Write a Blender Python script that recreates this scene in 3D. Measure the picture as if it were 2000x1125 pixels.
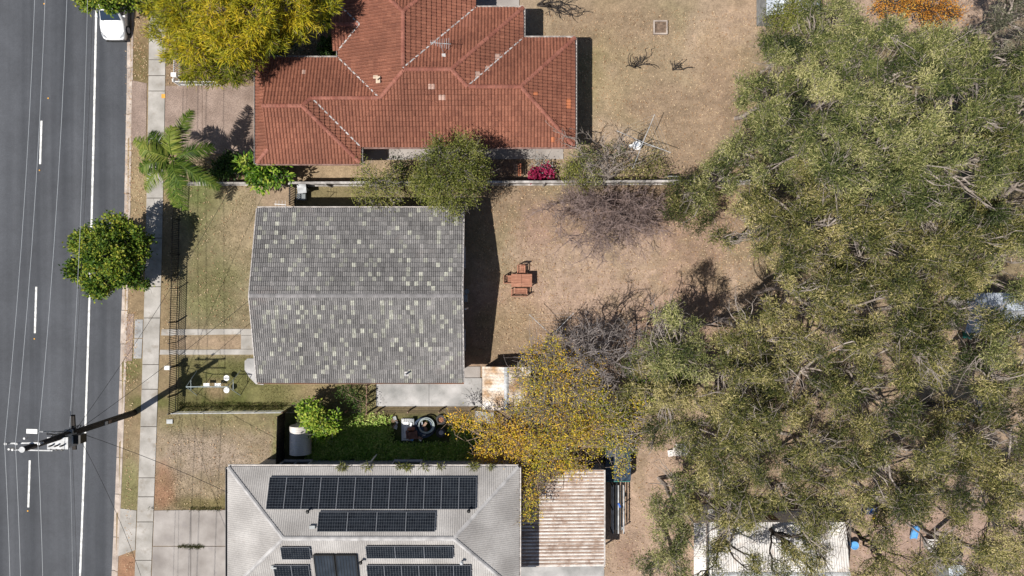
import bpy, math, random
import numpy as np
from mathutils import Vector

# ------------------------------------------------------------------ camera, sky, sun, exposure
for o in list(bpy.data.objects):
    bpy.data.objects.remove(o)
S = bpy.context.scene
COL = S.collection
H = 48.0                    # drone height, metres
PPM = 28.0                  # photo pixels per metre on the ground
R = math.radians

cam_d = bpy.data.cameras.new("camera")
cam = bpy.data.objects.new("camera", cam_d)
COL.objects.link(cam)
cam.location = (0, 0, H)
cam.rotation_euler = (0, 0, 0)
cam_d.sensor_width = 36.0
cam_d.lens = 36.0 * H * PPM / 2000.0
cam_d.clip_start = 0.5
cam_d.clip_end = 6000
S.camera = cam

SHX, SHY = 0.52, 0.33       # shadow offset per metre of height
SUN_EL = math.atan(1 / math.hypot(SHX, SHY))
w = bpy.data.worlds.new("World")
S.world = w
w.use_nodes = True
nt = w.node_tree
sky = nt.nodes.new("ShaderNodeTexSky")
sky.sky_type = 'NISHITA'
sky.sun_disc = False
sky.sun_elevation = SUN_EL
sky.sun_rotation = math.atan2(-SHX, -SHY)
bg = nt.nodes["Background"]
nt.links.new(sky.outputs[0], bg.inputs[0])
bg.inputs[1].default_value = 0.06

sun_d = bpy.data.lights.new("sun", 'SUN')
sun_d.energy = 5.0
sun_d.angle = R(0.5)
sun_d.color = (1.0, 0.95, 0.88)
sun = bpy.data.objects.new("sun", sun_d)
COL.objects.link(sun)
sun.rotation_euler = Vector((SHX, SHY, -1.0)).to_track_quat('-Z', 'Y').to_euler()
sun.location = (-30, -20, 60)

S.view_settings.view_transform = 'Standard'
S.view_settings.look = 'None'
S.view_settings.exposure = 0.27
S.view_settings.gamma = 1.0
S.view_settings.use_curve_mapping = False
S.render.engine = 'CYCLES'
S.cycles.max_bounces = 6
S.cycles.transparent_max_bounces = 6

# ------------------------------------------------------------------ helpers
rng = np.random.default_rng(11)
random.seed(11)

def P(px, py, z=0.0):
    k = (H - z) / (H * PPM)
    return np.array(((px - 1000.0) * k, (562.5 - py) * k, z))

WL = {}
def tag(o, label=None, cat=None, group=None, kind=None):
    if label: o["label"] = label
    if cat: o["category"] = cat
    if group: o["group"] = group
    if kind: o["kind"] = kind
    return o

def thing(name, label, cat, loc, group=None):
    o = bpy.data.objects.new(name, None)
    COL.objects.link(o)
    o.location = tuple(loc)
    o.empty_display_size = 0.3
    WL[o.name] = np.array(loc, float)
    return tag(o, label, cat, group)

def put(o, parent, wloc=(0, 0, 0)):
    """link o so that its own origin stands at wloc in the world"""
    COL.objects.link(o)
    wl = np.array(wloc, float)
    WL[o.name] = wl
    if parent is not None:
        o.parent = parent
        wl = wl - WL[parent.name]
    o.location = tuple(wl)
    return o

def raw_mesh(name, V, F, mat=None, tint=None, smooth=False):
    me = bpy.data.meshes.new(name)
    if isinstance(F, np.ndarray):
        n, k = F.shape
        me.vertices.add(len(V))
        me.vertices.foreach_set("co", np.ascontiguousarray(V, dtype=np.float32).ravel())
        me.loops.add(n * k)
        me.loops.foreach_set("vertex_index", F.astype(np.int32).ravel())
        me.polygons.add(n)
        me.polygons.foreach_set("loop_start", np.arange(0, n * k, k, dtype=np.int32))
        me.update(calc_edges=True)
    else:
        me.from_pydata([tuple(map(float, v)) for v in V], [], F)
        me.update()
    if tint is not None:
        a = me.attributes.new("tint", 'FLOAT', 'FACE')
        a.data.foreach_set("value", np.asarray(tint, dtype=np.float32))
    if smooth:
        me.polygons.foreach_set("use_smooth", np.ones(len(me.polygons), dtype=bool))
    if mat: me.materials.append(mat)
    return me

def mobj(name, me, parent=None, wloc=(0, 0, 0), rz=0.0):
    o = bpy.data.objects.new(name, me)
    put(o, parent, wloc)
    if rz: o.rotation_euler = (0, 0, rz)
    return o

class B:
    """collects shapes, then links them as one mesh"""
    def __init__(s):
        s.v = []; s.f = []; s.t = []
    def add(s, V, F, t=0.5):
        b = len(s.v)
        s.v.extend([tuple(map(float, p)) for p in V])
        for f in F:
            s.f.append(tuple(b + i for i in f)); s.t.append(t)
        return s
    def box(s, c, size, rz=0.0, t=0.5, tilt=None):
        x, y, z = [d / 2 for d in size]
        pts = np.array([(-x, -y, -z), (x, -y, -z), (x, y, -z), (-x, y, -z), (-x, -y, z), (x, -y, z), (x, y, z), (-x, y, z)])
        if tilt is not None:
            a, b_ = tilt
            m = np.array([[1, 0, 0], [0, math.cos(a), -math.sin(a)], [0, math.sin(a), math.cos(a)]])
            pts = pts @ m.T
            m = np.array([[math.cos(b_), 0, math.sin(b_)], [0, 1, 0], [-math.sin(b_), 0, math.cos(b_)]])
            pts = pts @ m.T
        cz, sz = math.cos(rz), math.sin(rz)
        pts = np.column_stack((pts[:, 0] * cz - pts[:, 1] * sz, pts[:, 0] * sz + pts[:, 1] * cz, pts[:, 2])) + np.array(c)
        return s.add(pts, [(0, 3, 2, 1), (4, 5, 6, 7), (0, 1, 5, 4), (1, 2, 6, 5), (2, 3, 7, 6), (3, 0, 4, 7)], t)
    def prism(s, poly, z0, z1, t=0.5):
        a = sum(poly[i][0] * poly[(i + 1) % len(poly)][1] - poly[(i + 1) % len(poly)][0] * poly[i][1] for i in range(len(poly)))
        if a < 0: poly = poly[::-1]
        n = len(poly)
        V = [(p[0], p[1], z0) for p in poly] + [(p[0], p[1], z1) for p in poly]
        F = [tuple(range(n))[::-1], tuple(range(n, 2 * n))] + [(i, (i + 1) % n, n + (i + 1) % n, n + i) for i in range(n)]
        return s.add(V, F, t)
    def tube(s, pts, r, n=6, t=0.5, closed=False):
        pts = [np.array(p, float) for p in pts]
        rs = r if hasattr(r, '__len__') else [r] * len(pts)
        V = []; F = []
        m = len(pts)
        for i, p in enumerate(pts):
            a = pts[(i - 1) % m] if (closed or i > 0) else pts[i]
            b = pts[(i + 1) % m] if (closed or i < m - 1) else pts[i]
            d = b - a; d = d / (np.linalg.norm(d) + 1e-9)
            u = np.cross(d, (0, 0, 1.0))
            if np.linalg.norm(u) < 1e-3: u = np.array((1.0, 0, 0))
            u /= np.linalg.norm(u); q = np.cross(d, u)
            for k in range(n):
                an = 2 * math.pi * k / n
                V.append(p + rs[i] * (u * math.cos(an) + q * math.sin(an)))
        for i in range(m if closed else m - 1):
            j = (i + 1) % m
            for k in range(n):
                F.append((i * n + k, i * n + (k + 1) % n, j * n + (k + 1) % n, j * n + k))
        if not closed:
            F.append(tuple(range(n))[::-1]); F.append(tuple((m - 1) * n + k for k in range(n)))
        return s.add(V, F, t)
    def cyl(s, c, r, z0, z1, n=16, t=0.5, r2=None):
        r2 = r if r2 is None else r2
        V = [(c[0] + r * math.cos(2 * math.pi * k / n), c[1] + r * math.sin(2 * math.pi * k / n), z0) for k in range(n)]
        V += [(c[0] + r2 * math.cos(2 * math.pi * k / n), c[1] + r2 * math.sin(2 * math.pi * k / n), z1) for k in range(n)]
        F = [tuple(range(n))[::-1], tuple(range(n, 2 * n))] + [(k, (k + 1) % n, n + (k + 1) % n, n + k) for k in range(n)]
        return s.add(V, F, t)
    def torus(s, c, R_, r, n=24, m=8, t=0.5, tilt=0.0):
        pts = []
        for k in range(n):
            a = 2 * math.pi * k / n
            pts.append((c[0] + R_ * math.cos(a), c[1] + R_ * math.sin(a), c[2] + tilt * math.cos(a)))
        return s.tube(pts, r, m, t, closed=True)
    def build(s, name, mat, parent=None, smooth=False, loc=None):
        """loc: world place of the mesh origin (default: world zero)"""
        V = np.array(s.v, float)
        wl = np.zeros(3) if loc is None else np.array(loc, float)
        me = raw_mesh(name, V - wl, s.f, mat, s.t, smooth)
        return mobj(name, me, parent, wl)

# ---- value noise (numpy)
def vnoise(x, y, seed=0):
    r = np.random.default_rng(seed)
    T = r.random((256, 256))
    xi = np.floor(x).astype(int); yi = np.floor(y).astype(int)
    fx = x - xi; fy = y - yi
    fx = fx * fx * (3 - 2 * fx); fy = fy * fy * (3 - 2 * fy)
    g = lambda a, b: T[a % 256, b % 256]
    return (g(xi, yi) * (1 - fx) + g(xi + 1, yi) * fx) * (1 - fy) + (g(xi, yi + 1) * (1 - fx) + g(xi + 1, yi + 1) * fx) * fy
def fbm(x, y, sc, seed=0, o=4):
    v = 0; a = 0.5; t = 0
    for i in range(o):
        v = v + a * vnoise(x * sc * 2 ** i, y * sc * 2 ** i, seed + i); t += a; a *= 0.55
    return v / t

# ------------------------------------------------------------------ materials
def mat(name, cols, rough=0.85, scale=3.0, var=0.25, fine=40.0, fvar=0.25, bump=0.0, bscale=60.0,
        attr=None, metallic=0.0, spec=0.3, stretch=None, translucent=0.0, stain=None, coat=0.0):
    """cols: list of colours; the ramp is driven by the face attribute `attr` or by noise"""
    m = bpy.data.materials.new(name)
    m.use_nodes = True
    n = m.node_tree.nodes; l = m.node_tree.links
    bs = n["Principled BSDF"]
    bs.inputs["Roughness"].default_value = rough
    bs.inputs["Metallic"].default_value = metallic
    bs.inputs["Specular IOR Level"].default_value = spec
    bs.inputs["Coat Weight"].default_value = coat
    geo = n.new("ShaderNodeNewGeometry")
    pos = geo.outputs["Position"]
    if stretch:
        mp = n.new("ShaderNodeMapping"); mp.inputs["Scale"].default_value = stretch
        l.new(pos, mp.inputs["Vector"]); pos = mp.outputs[0]
    nz = n.new("ShaderNodeTexNoise"); nz.inputs["Scale"].default_value = scale; nz.inputs["Detail"].default_value = 4
    l.new(pos, nz.inputs["Vector"])
    ramp = n.new("ShaderNodeValToRGB")
    cr = ramp.color_ramp
    k = len(cols)
    while len(cr.elements) < max(k, 2): cr.elements.new(0.5)
    for i in range(max(k, 2)):
        c = cols[min(i, k - 1)]
        if attr: cr.elements[i].position = i / max(k - 1, 1)
        else: cr.elements[i].position = 0.3 + 0.4 * i / max(k - 1, 1)
        cr.elements[i].color = (*c, 1)
    if attr:
        at = n.new("ShaderNodeAttribute"); at.attribute_name = attr
        l.new(at.outputs["Fac"], ramp.inputs[0])
    else:
        l.new(nz.outputs["Fac"], ramp.inputs[0])
    col = ramp.outputs[0]
    def mul(col, fac_out, lo, hi):
        mr = n.new("ShaderNodeMapRange"); mr.inputs[1].default_value = 0.25; mr.inputs[2].default_value = 0.75
        mr.inputs[3].default_value = lo; mr.inputs[4].default_value = hi
        l.new(fac_out, mr.inputs[0])
        vm = n.new("ShaderNodeVectorMath"); vm.operation = 'SCALE'
        l.new(col, vm.inputs[0]); l.new(mr.outputs[0], vm.inputs["Scale"])
        return vm.outputs[0]
    if var: col = mul(col, nz.outputs["Fac"], 1 - var, 1 + var)
    if fvar:
        n2 = n.new("ShaderNodeTexNoise"); n2.inputs["Scale"].default_value = fine; n2.inputs["Detail"].default_value = 2
        l.new(pos, n2.inputs["Vector"])
        col = mul(col, n2.outputs["Fac"], 1 - fvar, 1 + fvar)
    if stain:
        sc, thr, sc_col, amt = stain
        n3 = n.new("ShaderNodeTexNoise"); n3.inputs["Scale"].default_value = sc; n3.inputs["Detail"].default_value = 6
        n3.inputs["Roughness"].default_value = 0.65
        l.new(pos, n3.inputs["Vector"])
        mr = n.new("ShaderNodeMapRange"); mr.inputs[1].default_value = thr; mr.inputs[2].default_value = thr + 0.12
        mr.inputs[3].default_value = 0; mr.inputs[4].default_value = amt
        l.new(n3.outputs["Fac"], mr.inputs[0])
        mx = n.new("ShaderNodeMix"); mx.data_type = 'RGBA'
        l.new(mr.outputs[0], mx.inputs["Factor"]); l.new(col, mx.inputs["A"]); mx.inputs["B"].default_value = (*sc_col, 1)
        col = mx.outputs["Result"]
    l.new(col, bs.inputs["Base Color"])
    if bump:
        nb = n.new("ShaderNodeTexNoise"); nb.inputs["Scale"].default_value = bscale; nb.inputs["Detail"].default_value = 3
        l.new(geo.outputs["Position"], nb.inputs["Vector"])
        bp = n.new("ShaderNodeBump"); bp.inputs["Strength"].default_value = bump; bp.inputs["Distance"].default_value = 0.02
        l.new(nb.outputs["Fac"], bp.inputs["Height"]); l.new(bp.outputs[0], bs.inputs["Normal"])
    if translucent:
        tr = n.new("ShaderNodeBsdfTranslucent"); l.new(col, tr.inputs["Color"])
        mxs = n.new("ShaderNodeMixShader"); mxs.inputs[0].default_value = translucent
        l.new(bs.outputs[0], mxs.inputs[1]); l.new(tr.outputs[0], mxs.inputs[2])
        l.new(mxs.outputs[0], n["Material Output"].inputs["Surface"])
    return m

# ground: zone colours come in as a colour attribute, the relief and grain from noise
def ground_material():
    m = bpy.data.materials.new("ground")
    m.use_nodes = True
    n = m.node_tree.nodes; l = m.node_tree.links
    bs = n["Principled BSDF"]; bs.inputs["Roughness"].default_value = 0.95; bs.inputs["Specular IOR Level"].default_value = 0.1
    at = n.new("ShaderNodeAttribute"); at.attribute_name = "zone"
    geo = n.new("ShaderNodeNewGeometry")
    col = at.outputs["Color"]
    for sc, lo, hi, det in ((0.55, 0.86, 1.14, 4), (2.6, 0.80, 1.20, 5), (9.0, 0.76, 1.24, 4), (30.0, 0.78, 1.22, 3)):
        nz = n.new("ShaderNodeTexNoise"); nz.inputs["Scale"].default_value = sc; nz.inputs["Detail"].default_value = det
        nz.inputs["Roughness"].default_value = 0.65
        l.new(geo.outputs["Position"], nz.inputs["Vector"])
        mr = n.new("ShaderNodeMapRange"); mr.inputs[1].default_value = 0.28; mr.inputs[2].default_value = 0.72
        mr.inputs[3].default_value = lo; mr.inputs[4].default_value = hi
        l.new(nz.outputs["Fac"], mr.inputs[0])
        vm = n.new("ShaderNodeVectorMath"); vm.operation = 'SCALE'
        l.new(col, vm.inputs[0]); l.new(mr.outputs[0], vm.inputs["Scale"]); col = vm.outputs[0]
    l.new(col, bs.inputs["Base Color"])
    bp = n.new("ShaderNodeBump"); bp.inputs["Strength"].default_value = 0.7; bp.inputs["Distance"].default_value = 0.05
    l.new(nz.outputs["Fac"], bp.inputs["Height"]); l.new(bp.outputs[0], bs.inputs["Normal"])
    return m

def asphalt_material():
    m = bpy.data.materials.new("asphalt")
    m.use_nodes = True
    n = m.node_tree.nodes; l = m.node_tree.links
    bs = n["Principled BSDF"]; bs.inputs["Roughness"].default_value = 0.8; bs.inputs["Specular IOR Level"].default_value = 0.35
    geo = n.new("ShaderNodeNewGeometry")
    mp = n.new("ShaderNodeMapping"); mp.inputs["Scale"].default_value = (1.1, 0.018, 1); mp.inputs["Rotation"].default_value = (0, 0, R(1.6))
    l.new(geo.outputs["Position"], mp.inputs["Vector"])
    streak = n.new("ShaderNodeTexNoise"); streak.inputs["Scale"].default_value = 1.0; streak.inputs["Detail"].default_value = 3
    l.new(mp.outputs[0], streak.inputs["Vector"])
    ramp = n.new("ShaderNodeValToRGB")
    ramp.color_ramp.elements[0].position = 0.3; ramp.color_ramp.elements[0].color = (0.037, 0.041, 0.049, 1)
    ramp.color_ramp.elements[1].position = 0.72; ramp.color_ramp.elements[1].color = (0.078, 0.083, 0.094, 1)
    l.new(streak.outputs["Fac"], ramp.inputs[0])
    col = ramp.outputs[0]
    for sc, lo, hi in ((0.35, 0.84, 1.16), (3.0, 0.92, 1.08), (14.0, 0.85, 1.15), (55.0, 0.65, 1.35)):
        nz = n.new("ShaderNodeTexNoise"); nz.inputs["Scale"].default_value = sc; nz.inputs["Detail"].default_value = 3
        l.new(geo.outputs["Position"], nz.inputs["Vector"])
        mr = n.new("ShaderNodeMapRange"); mr.inputs[1].default_value = 0.25; mr.inputs[2].default_value = 0.75
        mr.inputs[3].default_value = lo; mr.inputs[4].default_value = hi
        l.new(nz.outputs["Fac"], mr.inputs[0])
        vm = n.new("ShaderNodeVectorMath"); vm.operation = 'SCALE'
        l.new(col, vm.inputs[0]); l.new(mr.outputs[0], vm.inputs["Scale"]); col = vm.outputs[0]
    l.new(col, bs.inputs["Base Color"])
    bp = n.new("ShaderNodeBump"); bp.inputs["Strength"].default_value = 0.4; bp.inputs["Distance"].default_value = 0.01
    l.new(nz.outputs["Fac"], bp.inputs["Height"]); l.new(bp.outputs[0], bs.inputs["Normal"])
    return m

M = {}
M['ground'] = ground_material()
M['asphalt'] = asphalt_material()
M['line'] = mat("road_paint", [(0.62, 0.62, 0.60), (0.75, 0.75, 0.73)], fvar=0.15, stain=(5.0, 0.55, (0.25, 0.25, 0.25), 0.6))
M['kerb'] = mat("kerb_concrete", [(0.34, 0.28, 0.24), (0.46, 0.40, 0.35)], scale=1.5, stain=(3.0, 0.56, (0.2, 0.14, 0.1), 0.7), bump=0.3)
M['path'] = mat("footpath_concrete", [(0.29, 0.272, 0.245), (0.385, 0.365, 0.34)], scale=0.9, var=0.16, fvar=0.12, stain=(1.3, 0.55, (0.22, 0.19, 0.155), 0.6), attr=None, bump=0.2)
M['drive'] = mat("driveway_concrete", [(0.25, 0.225, 0.207), (0.335, 0.31, 0.29)], scale=0.7, var=0.14, fvar=0.12, stain=(0.9, 0.56, (0.22, 0.2, 0.2), 0.5), bump=0.2)
M['slab'] = mat("old_slab_concrete", [(0.27, 0.27, 0.265), (0.40, 0.39, 0.385)], scale=0.8, var=0.2, fvar=0.15, stain=(1.2, 0.58, (0.16, 0.15, 0.14), 0.6), bump=0.2)
M['aggregate'] = mat("brown_exposed_aggregate", [(0.215, 0.158, 0.128), (0.29, 0.222, 0.185)], scale=0.7, var=0.12, fine=22.0, fvar=0.45, bump=0.5, bscale=40)
M['joint'] = mat("joint_dirt", [(0.06, 0.05, 0.04)], fvar=0.3)
M['redtile'] = mat("terracotta_tile", [(0.160, 0.060, 0.038), (0.196, 0.076, 0.047), (0.238, 0.096, 0.060)], attr="tint", scale=0.35, var=0.25, fine=14.0, fvar=0.3, rough=0.75, stain=(0.45, 0.58, (0.30, 0.125, 0.085), 0.5))
M['redridge'] = mat("terracotta_ridge", [(0.21, 0.075, 0.052), (0.275, 0.11, 0.078)], attr="tint", fvar=0.25, rough=0.75)
M['creamtile'] = mat("cream_tile", [(0.52, 0.42, 0.32)], fvar=0.2)
M['orangetile'] = mat("orange_tile", [(0.40, 0.14, 0.065)], fvar=0.15)
M['pinktile'] = mat("pale_pink_tile", [(0.40, 0.27, 0.22)], fvar=0.2)
M['greytile'] = mat("charcoal_tile", [(0.125, 0.12, 0.118), (0.175, 0.169, 0.166), (0.25, 0.24, 0.232)], attr="tint", scale=0.4, var=0.22, fine=12.0, fvar=0.3, rough=0.8, stain=(0.35, 0.60, (0.23, 0.20, 0.19), 0.5))
M['lighttile'] = mat("weathered_pale_tile", [(0.21, 0.208, 0.186), (0.30, 0.298, 0.26), (0.39, 0.388, 0.335)], attr="tint", fine=14.0, fvar=0.35, var=0.3, scale=3.0)
M['greyridge'] = mat("grey_ridge", [(0.17, 0.165, 0.165), (0.23, 0.22, 0.22)], attr="tint", fvar=0.25)
M['deck'] = mat("roof_underlay", [(0.05, 0.03, 0.025)], fvar=0)
M['flash'] = mat("valley_flashing", [(0.30, 0.28, 0.27), (0.48, 0.46, 0.45)], rough=0.5, scale=4, fvar=0.2)
M['redgutter'] = mat("dull_red_gutter", [(0.22, 0.12, 0.10), (0.34, 0.22, 0.19)], scale=3, fvar=0.15, rough=0.5)
M['rustgutter'] = mat("rusty_gutter", [(0.30, 0.24, 0.21), (0.36, 0.15, 0.07)], scale=0.8, fvar=0.2, rough=0.6)
M['brick'] = mat("pale_brick_wall", [(0.36, 0.25, 0.18), (0.44, 0.32, 0.24)], scale=5, fvar=0.3)
M['render'] = mat("painted_wall", [(0.42, 0.39, 0.36), (0.5, 0.47, 0.44)], scale=2)
M['greywall'] = mat("grey_brick_wall", [(0.30, 0.29, 0.29), (0.42, 0.41, 0.41)], scale=7, fvar=0.35)
M['glass'] = mat("window_glass", [(0.03, 0.035, 0.04)], rough=0.08, spec=0.6, fvar=0, var=0)
M['white'] = mat("white_paint", [(0.72, 0.72, 0.71), (0.8, 0.8, 0.79)], scale=6, fvar=0.08, var=0.05)
M['whiteframe'] = mat("white_aluminium", [(0.7, 0.7, 0.7)], fvar=0.05, var=0.05, rough=0.4)
M['corr'] = mat("grey_corrugated_steel", [(0.29, 0.275, 0.262), (0.375, 0.36, 0.345)], scale=0.5, var=0.14, fine=10, fvar=0.12, rough=0.55, spec=0.4, stain=(0.8, 0.62, (0.2, 0.17, 0.15), 0.6))
M['corrcap'] = mat("grey_ridge_capping", [(0.35, 0.34, 0.335), (0.41, 0.40, 0.395)], scale=2, fvar=0.1, rough=0.55)
M['gutter'] = mat("dark_gutter", [(0.06, 0.06, 0.065)], fvar=0.1, rough=0.5)
M['palegutter'] = mat("pale_gutter", [(0.36, 0.33, 0.31), (0.47, 0.44, 0.42)], scale=4, fvar=0.15, rough=0.5)
M['rusty'] = mat("rusty_white_sheeting", [(0.40, 0.30, 0.24), (0.58, 0.53, 0.49), (0.62, 0.58, 0.55)], scale=1.2, fine=12, fvar=0.25, rough=0.6, stain=(1.4, 0.56, (0.28, 0.16, 0.10), 0.7))
M['rusttrough'] = mat("rusty_troughs", [(0.24, 0.155, 0.115), (0.36, 0.26, 0.20)], scale=2, fvar=0.3)
M['shedroof'] = mat("rusted_shed_roof", [(0.40, 0.24, 0.12), (0.50, 0.42, 0.34), (0.58, 0.56, 0.54)], scale=1.3, fine=9, fvar=0.3, rough=0.7)
M['whiteroof'] = mat("white_steel_roof", [(0.55, 0.53, 0.51), (0.68, 0.66, 0.64)], scale=0.8, fvar=0.15, rough=0.5, stain=(1.6, 0.52, (0.36, 0.30, 0.25), 0.7))
M['blueroof'] = mat("pale_blue_steel_roof", [(0.36, 0.40, 0.46), (0.48, 0.52, 0.57)], scale=0.8, fvar=0.12, rough=0.5)
M['cell'] = mat("solar_cells", [(0.007, 0.009, 0.013), (0.013, 0.016, 0.021)], scale=3, var=0.3, fvar=0.2, rough=0.25, spec=0.22, stain=(3.5, 0.66, (0.2, 0.2, 0.2), 0.35))
M['cellgrid'] = mat("solar_grid_lines", [(0.17, 0.185, 0.205)], fvar=0.1, var=0, rough=0.4)
M['alu'] = mat("aluminium", [(0.30, 0.31, 0.33)], fvar=0.1, var=0.1, rough=0.4, metallic=0.5)
M['collector'] = mat("dark_collector_glass", [(0.022, 0.028, 0.036), (0.035, 0.042, 0.052)], scale=1.0, fvar=0.05, rough=0.2, spec=0.5)
M['black'] = mat("black_metal", [(0.012, 0.012, 0.012)], fvar=0.1, rough=0.5)
M['darktimber'] = mat("tarred_timber", [(0.020, 0.017, 0.015), (0.045, 0.038, 0.034)], scale=3, fvar=0.4, stretch=(6, 6, 0.6))
M['wire'] = mat("bare_conductor", [(0.42, 0.44, 0.46)], fvar=0, var=0, rough=0.4)
M['cable'] = mat("black_cable", [(0.02, 0.02, 0.02)], fvar=0, var=0)
M['galv'] = mat("galvanised_steel", [(0.32, 0.33, 0.34), (0.44, 0.45, 0.46)], scale=3, fvar=0.12, rough=0.45)
M['insul'] = mat("porcelain", [(0.55, 0.55, 0.55)], fvar=0.1, rough=0.3)
M['timber'] = mat("weathered_fence_timber", [(0.20, 0.185, 0.17), (0.42, 0.395, 0.375)], scale=2, fvar=0.35, stretch=(1, 1, 0.2))
M['oldtimber'] = mat("brown_old_timber", [(0.16, 0.10, 0.07), (0.27, 0.18, 0.13)], scale=3, fvar=0.35)
M['teak'] = mat("oiled_hardwood", [(0.27, 0.115, 0.07), (0.38, 0.18, 0.115)], scale=3, fvar=0.2, stretch=(0.5, 4, 4), rough=0.65)
M['carpaint'] = mat("white_car_paint", [(0.78, 0.79, 0.80)], fvar=0.0, var=0.0, rough=0.25, spec=0.5, coat=0.6)
M['carglass'] = mat("car_glass", [(0.02, 0.035, 0.06)], fvar=0, var=0, rough=0.05, spec=0.7)
M['rubber'] = mat("rubber", [(0.03, 0.03, 0.032), (0.06, 0.06, 0.06)], fvar=0.2)
M['rim'] = mat("wheel_rim", [(0.5, 0.5, 0.52)], fvar=0.1, rough=0.35)
M['rustrim'] = mat("rusty_rim", [(0.30, 0.14, 0.09)], fvar=0.3)
M['lamp'] = mat("lamp_glass", [(0.35, 0.37, 0.4)], fvar=0, var=0, rough=0.1)
M['bark_pale'] = mat("pale_gum_bark", [(0.20, 0.165, 0.14), (0.36, 0.315, 0.28)], scale=4, fvar=0.3)
M['bark_grey'] = mat("grey_bark", [(0.17, 0.145, 0.135), (0.30, 0.265, 0.25)], scale=4, fvar=0.3)
M['bark_dark'] = mat("dark_bark", [(0.035, 0.028, 0.024), (0.08, 0.065, 0.055)], scale=4, fvar=0.3)
M['bark_brown'] = mat("brown_bark", [(0.20, 0.14, 0.10), (0.32, 0.245, 0.19)], scale=4, fvar=0.3)
M['twig_purple'] = mat("mauve_twigs", [(0.18, 0.125, 0.108), (0.31, 0.24, 0.22)], scale=4, fvar=0.25)
LF = dict(attr="tint", var=0.12, scale=0.6, fvar=0.0, rough=0.55, spec=0.18, translucent=0.22)
M['leaf_gum'] = mat("gum_leaves", [(0.028, 0.042, 0.013), (0.104, 0.128, 0.038), (0.215, 0.228, 0.074), (0.49, 0.46, 0.21)], **LF)
M['leaf_gum_dry'] = mat("olive_gum_leaves", [(0.028, 0.040, 0.010), (0.118, 0.126, 0.036), (0.250, 0.232, 0.072), (0.55, 0.47, 0.22)], **LF)
M['leaf_gum_grey'] = mat("grey_green_leaves", [(0.06, 0.065, 0.042), (0.14, 0.145, 0.09), (0.21, 0.205, 0.135), (0.30, 0.28, 0.2)], **LF)
M['leaf_street'] = mat("glossy_street_tree_leaves", [(0.022, 0.060, 0.008), (0.085, 0.155, 0.016), (0.19, 0.25, 0.025), (0.36, 0.36, 0.05)], **LF)
M['leaf_feather'] = mat("yellow_green_feathery_leaves", [(0.075, 0.10, 0.010), (0.23, 0.24, 0.016), (0.40, 0.355, 0.02), (0.58, 0.42, 0.028)], **LF)
M['leaf_bushy'] = mat("bushy_olive_leaves", [(0.045, 0.062, 0.014), (0.13, 0.15, 0.03), (0.215, 0.23, 0.05), (0.32, 0.29, 0.10)], **LF)
M['leaf_bright'] = mat("bright_green_leaves", [(0.03, 0.085, 0.008), (0.11, 0.215, 0.018), (0.22, 0.34, 0.035), (0.40, 0.44, 0.07)], **LF)
M['leaf_cover'] = mat("ground_cover_leaves", [(0.06, 0.15, 0.018), (0.17, 0.34, 0.04), (0.30, 0.46, 0.08), (0.46, 0.54, 0.16)], **LF)
M['leaf_dark'] = mat("dark_green_leaves", [(0.02, 0.045, 0.01), (0.05, 0.10, 0.018), (0.09, 0.15, 0.03)], **LF)
M['leaf_yellow'] = mat("yellow_autumn_leaves", [(0.16, 0.19, 0.025), (0.44, 0.39, 0.045), (0.70, 0.52, 0.045), (0.72, 0.40, 0.05)], **LF)
M['leaf_orange'] = mat("orange_leaves", [(0.42, 0.16, 0.025), (0.55, 0.24, 0.03), (0.55, 0.32, 0.06)], **LF)
M['leaf_magenta'] = mat("magenta_bracts", [(0.14, 0.008, 0.03), (0.26, 0.014, 0.06), (0.34, 0.03, 0.09)], **LF)
M['leaf_silver'] = mat("silver_leaves", [(0.25, 0.27, 0.26), (0.42, 0.44, 0.44)], **LF)
M['leaf_palm'] = mat("palm_leaves", [(0.018, 0.042, 0.008), (0.06, 0.11, 0.015), (0.15, 0.20, 0.03), (0.34, 0.35, 0.08)], **LF)
M['grass'] = mat("grass_blades", [(0.05, 0.085, 0.015), (0.12, 0.135, 0.035), (0.25, 0.20, 0.09), (0.40, 0.30, 0.16)], **LF)
M['litter'] = mat("fallen_leaves", [(0.16, 0.085, 0.045), (0.36, 0.22, 0.12), (0.55, 0.42, 0.27)], attr="tint", var=0.1, fvar=0)
M['blue'] = mat("blue_plastic", [(0.03, 0.11, 0.42)], fvar=0.1, rough=0.4)
M['skyblue'] = mat("sky_blue_plastic", [(0.11, 0.32, 0.62)], fvar=0.1, rough=0.4)
M['yellow'] = mat("yellow_plastic", [(0.7, 0.5, 0.02)], fvar=0.1, rough=0.4)
M['red'] = mat("red_plastic", [(0.45, 0.03, 0.03)], fvar=0.1, rough=0.4)
M['teal'] = mat("teal_sheet", [(0.03, 0.16, 0.15)], fvar=0.2, rough=0.4)
M['tarp'] = mat("dark_blue_tarpaulin", [(0.012, 0.022, 0.04), (0.05, 0.075, 0.11)], scale=6, fvar=0.3, rough=0.3, bump=0.8, bscale=8)
M['hose'] = mat("blue_black_hose", [(0.03, 0.05, 0.09), (0.05, 0.08, 0.13)], fvar=0.1, rough=0.35)
M['palehose'] = mat("pale_green_hose", [(0.36, 0.42, 0.42)], fvar=0.1, rough=0.4)
M['stone'] = mat("grey_stone", [(0.28, 0.28, 0.28), (0.45, 0.44, 0.43)], scale=4, fvar=0.3)
M['soil'] = mat("dark_soil", [(0.10, 0.07, 0.05), (0.2, 0.14, 0.10)], scale=5, fvar=0.4)
M['tank'] = mat("weathered_zinc_sheet", [(0.48, 0.45, 0.42), (0.60, 0.57, 0.54)], scale=1.2, fvar=0.12, rough=0.5, stretch=(1, 0.3, 1), stain=(2.0, 0.62, (0.28, 0.22, 0.18), 0.5))
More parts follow.
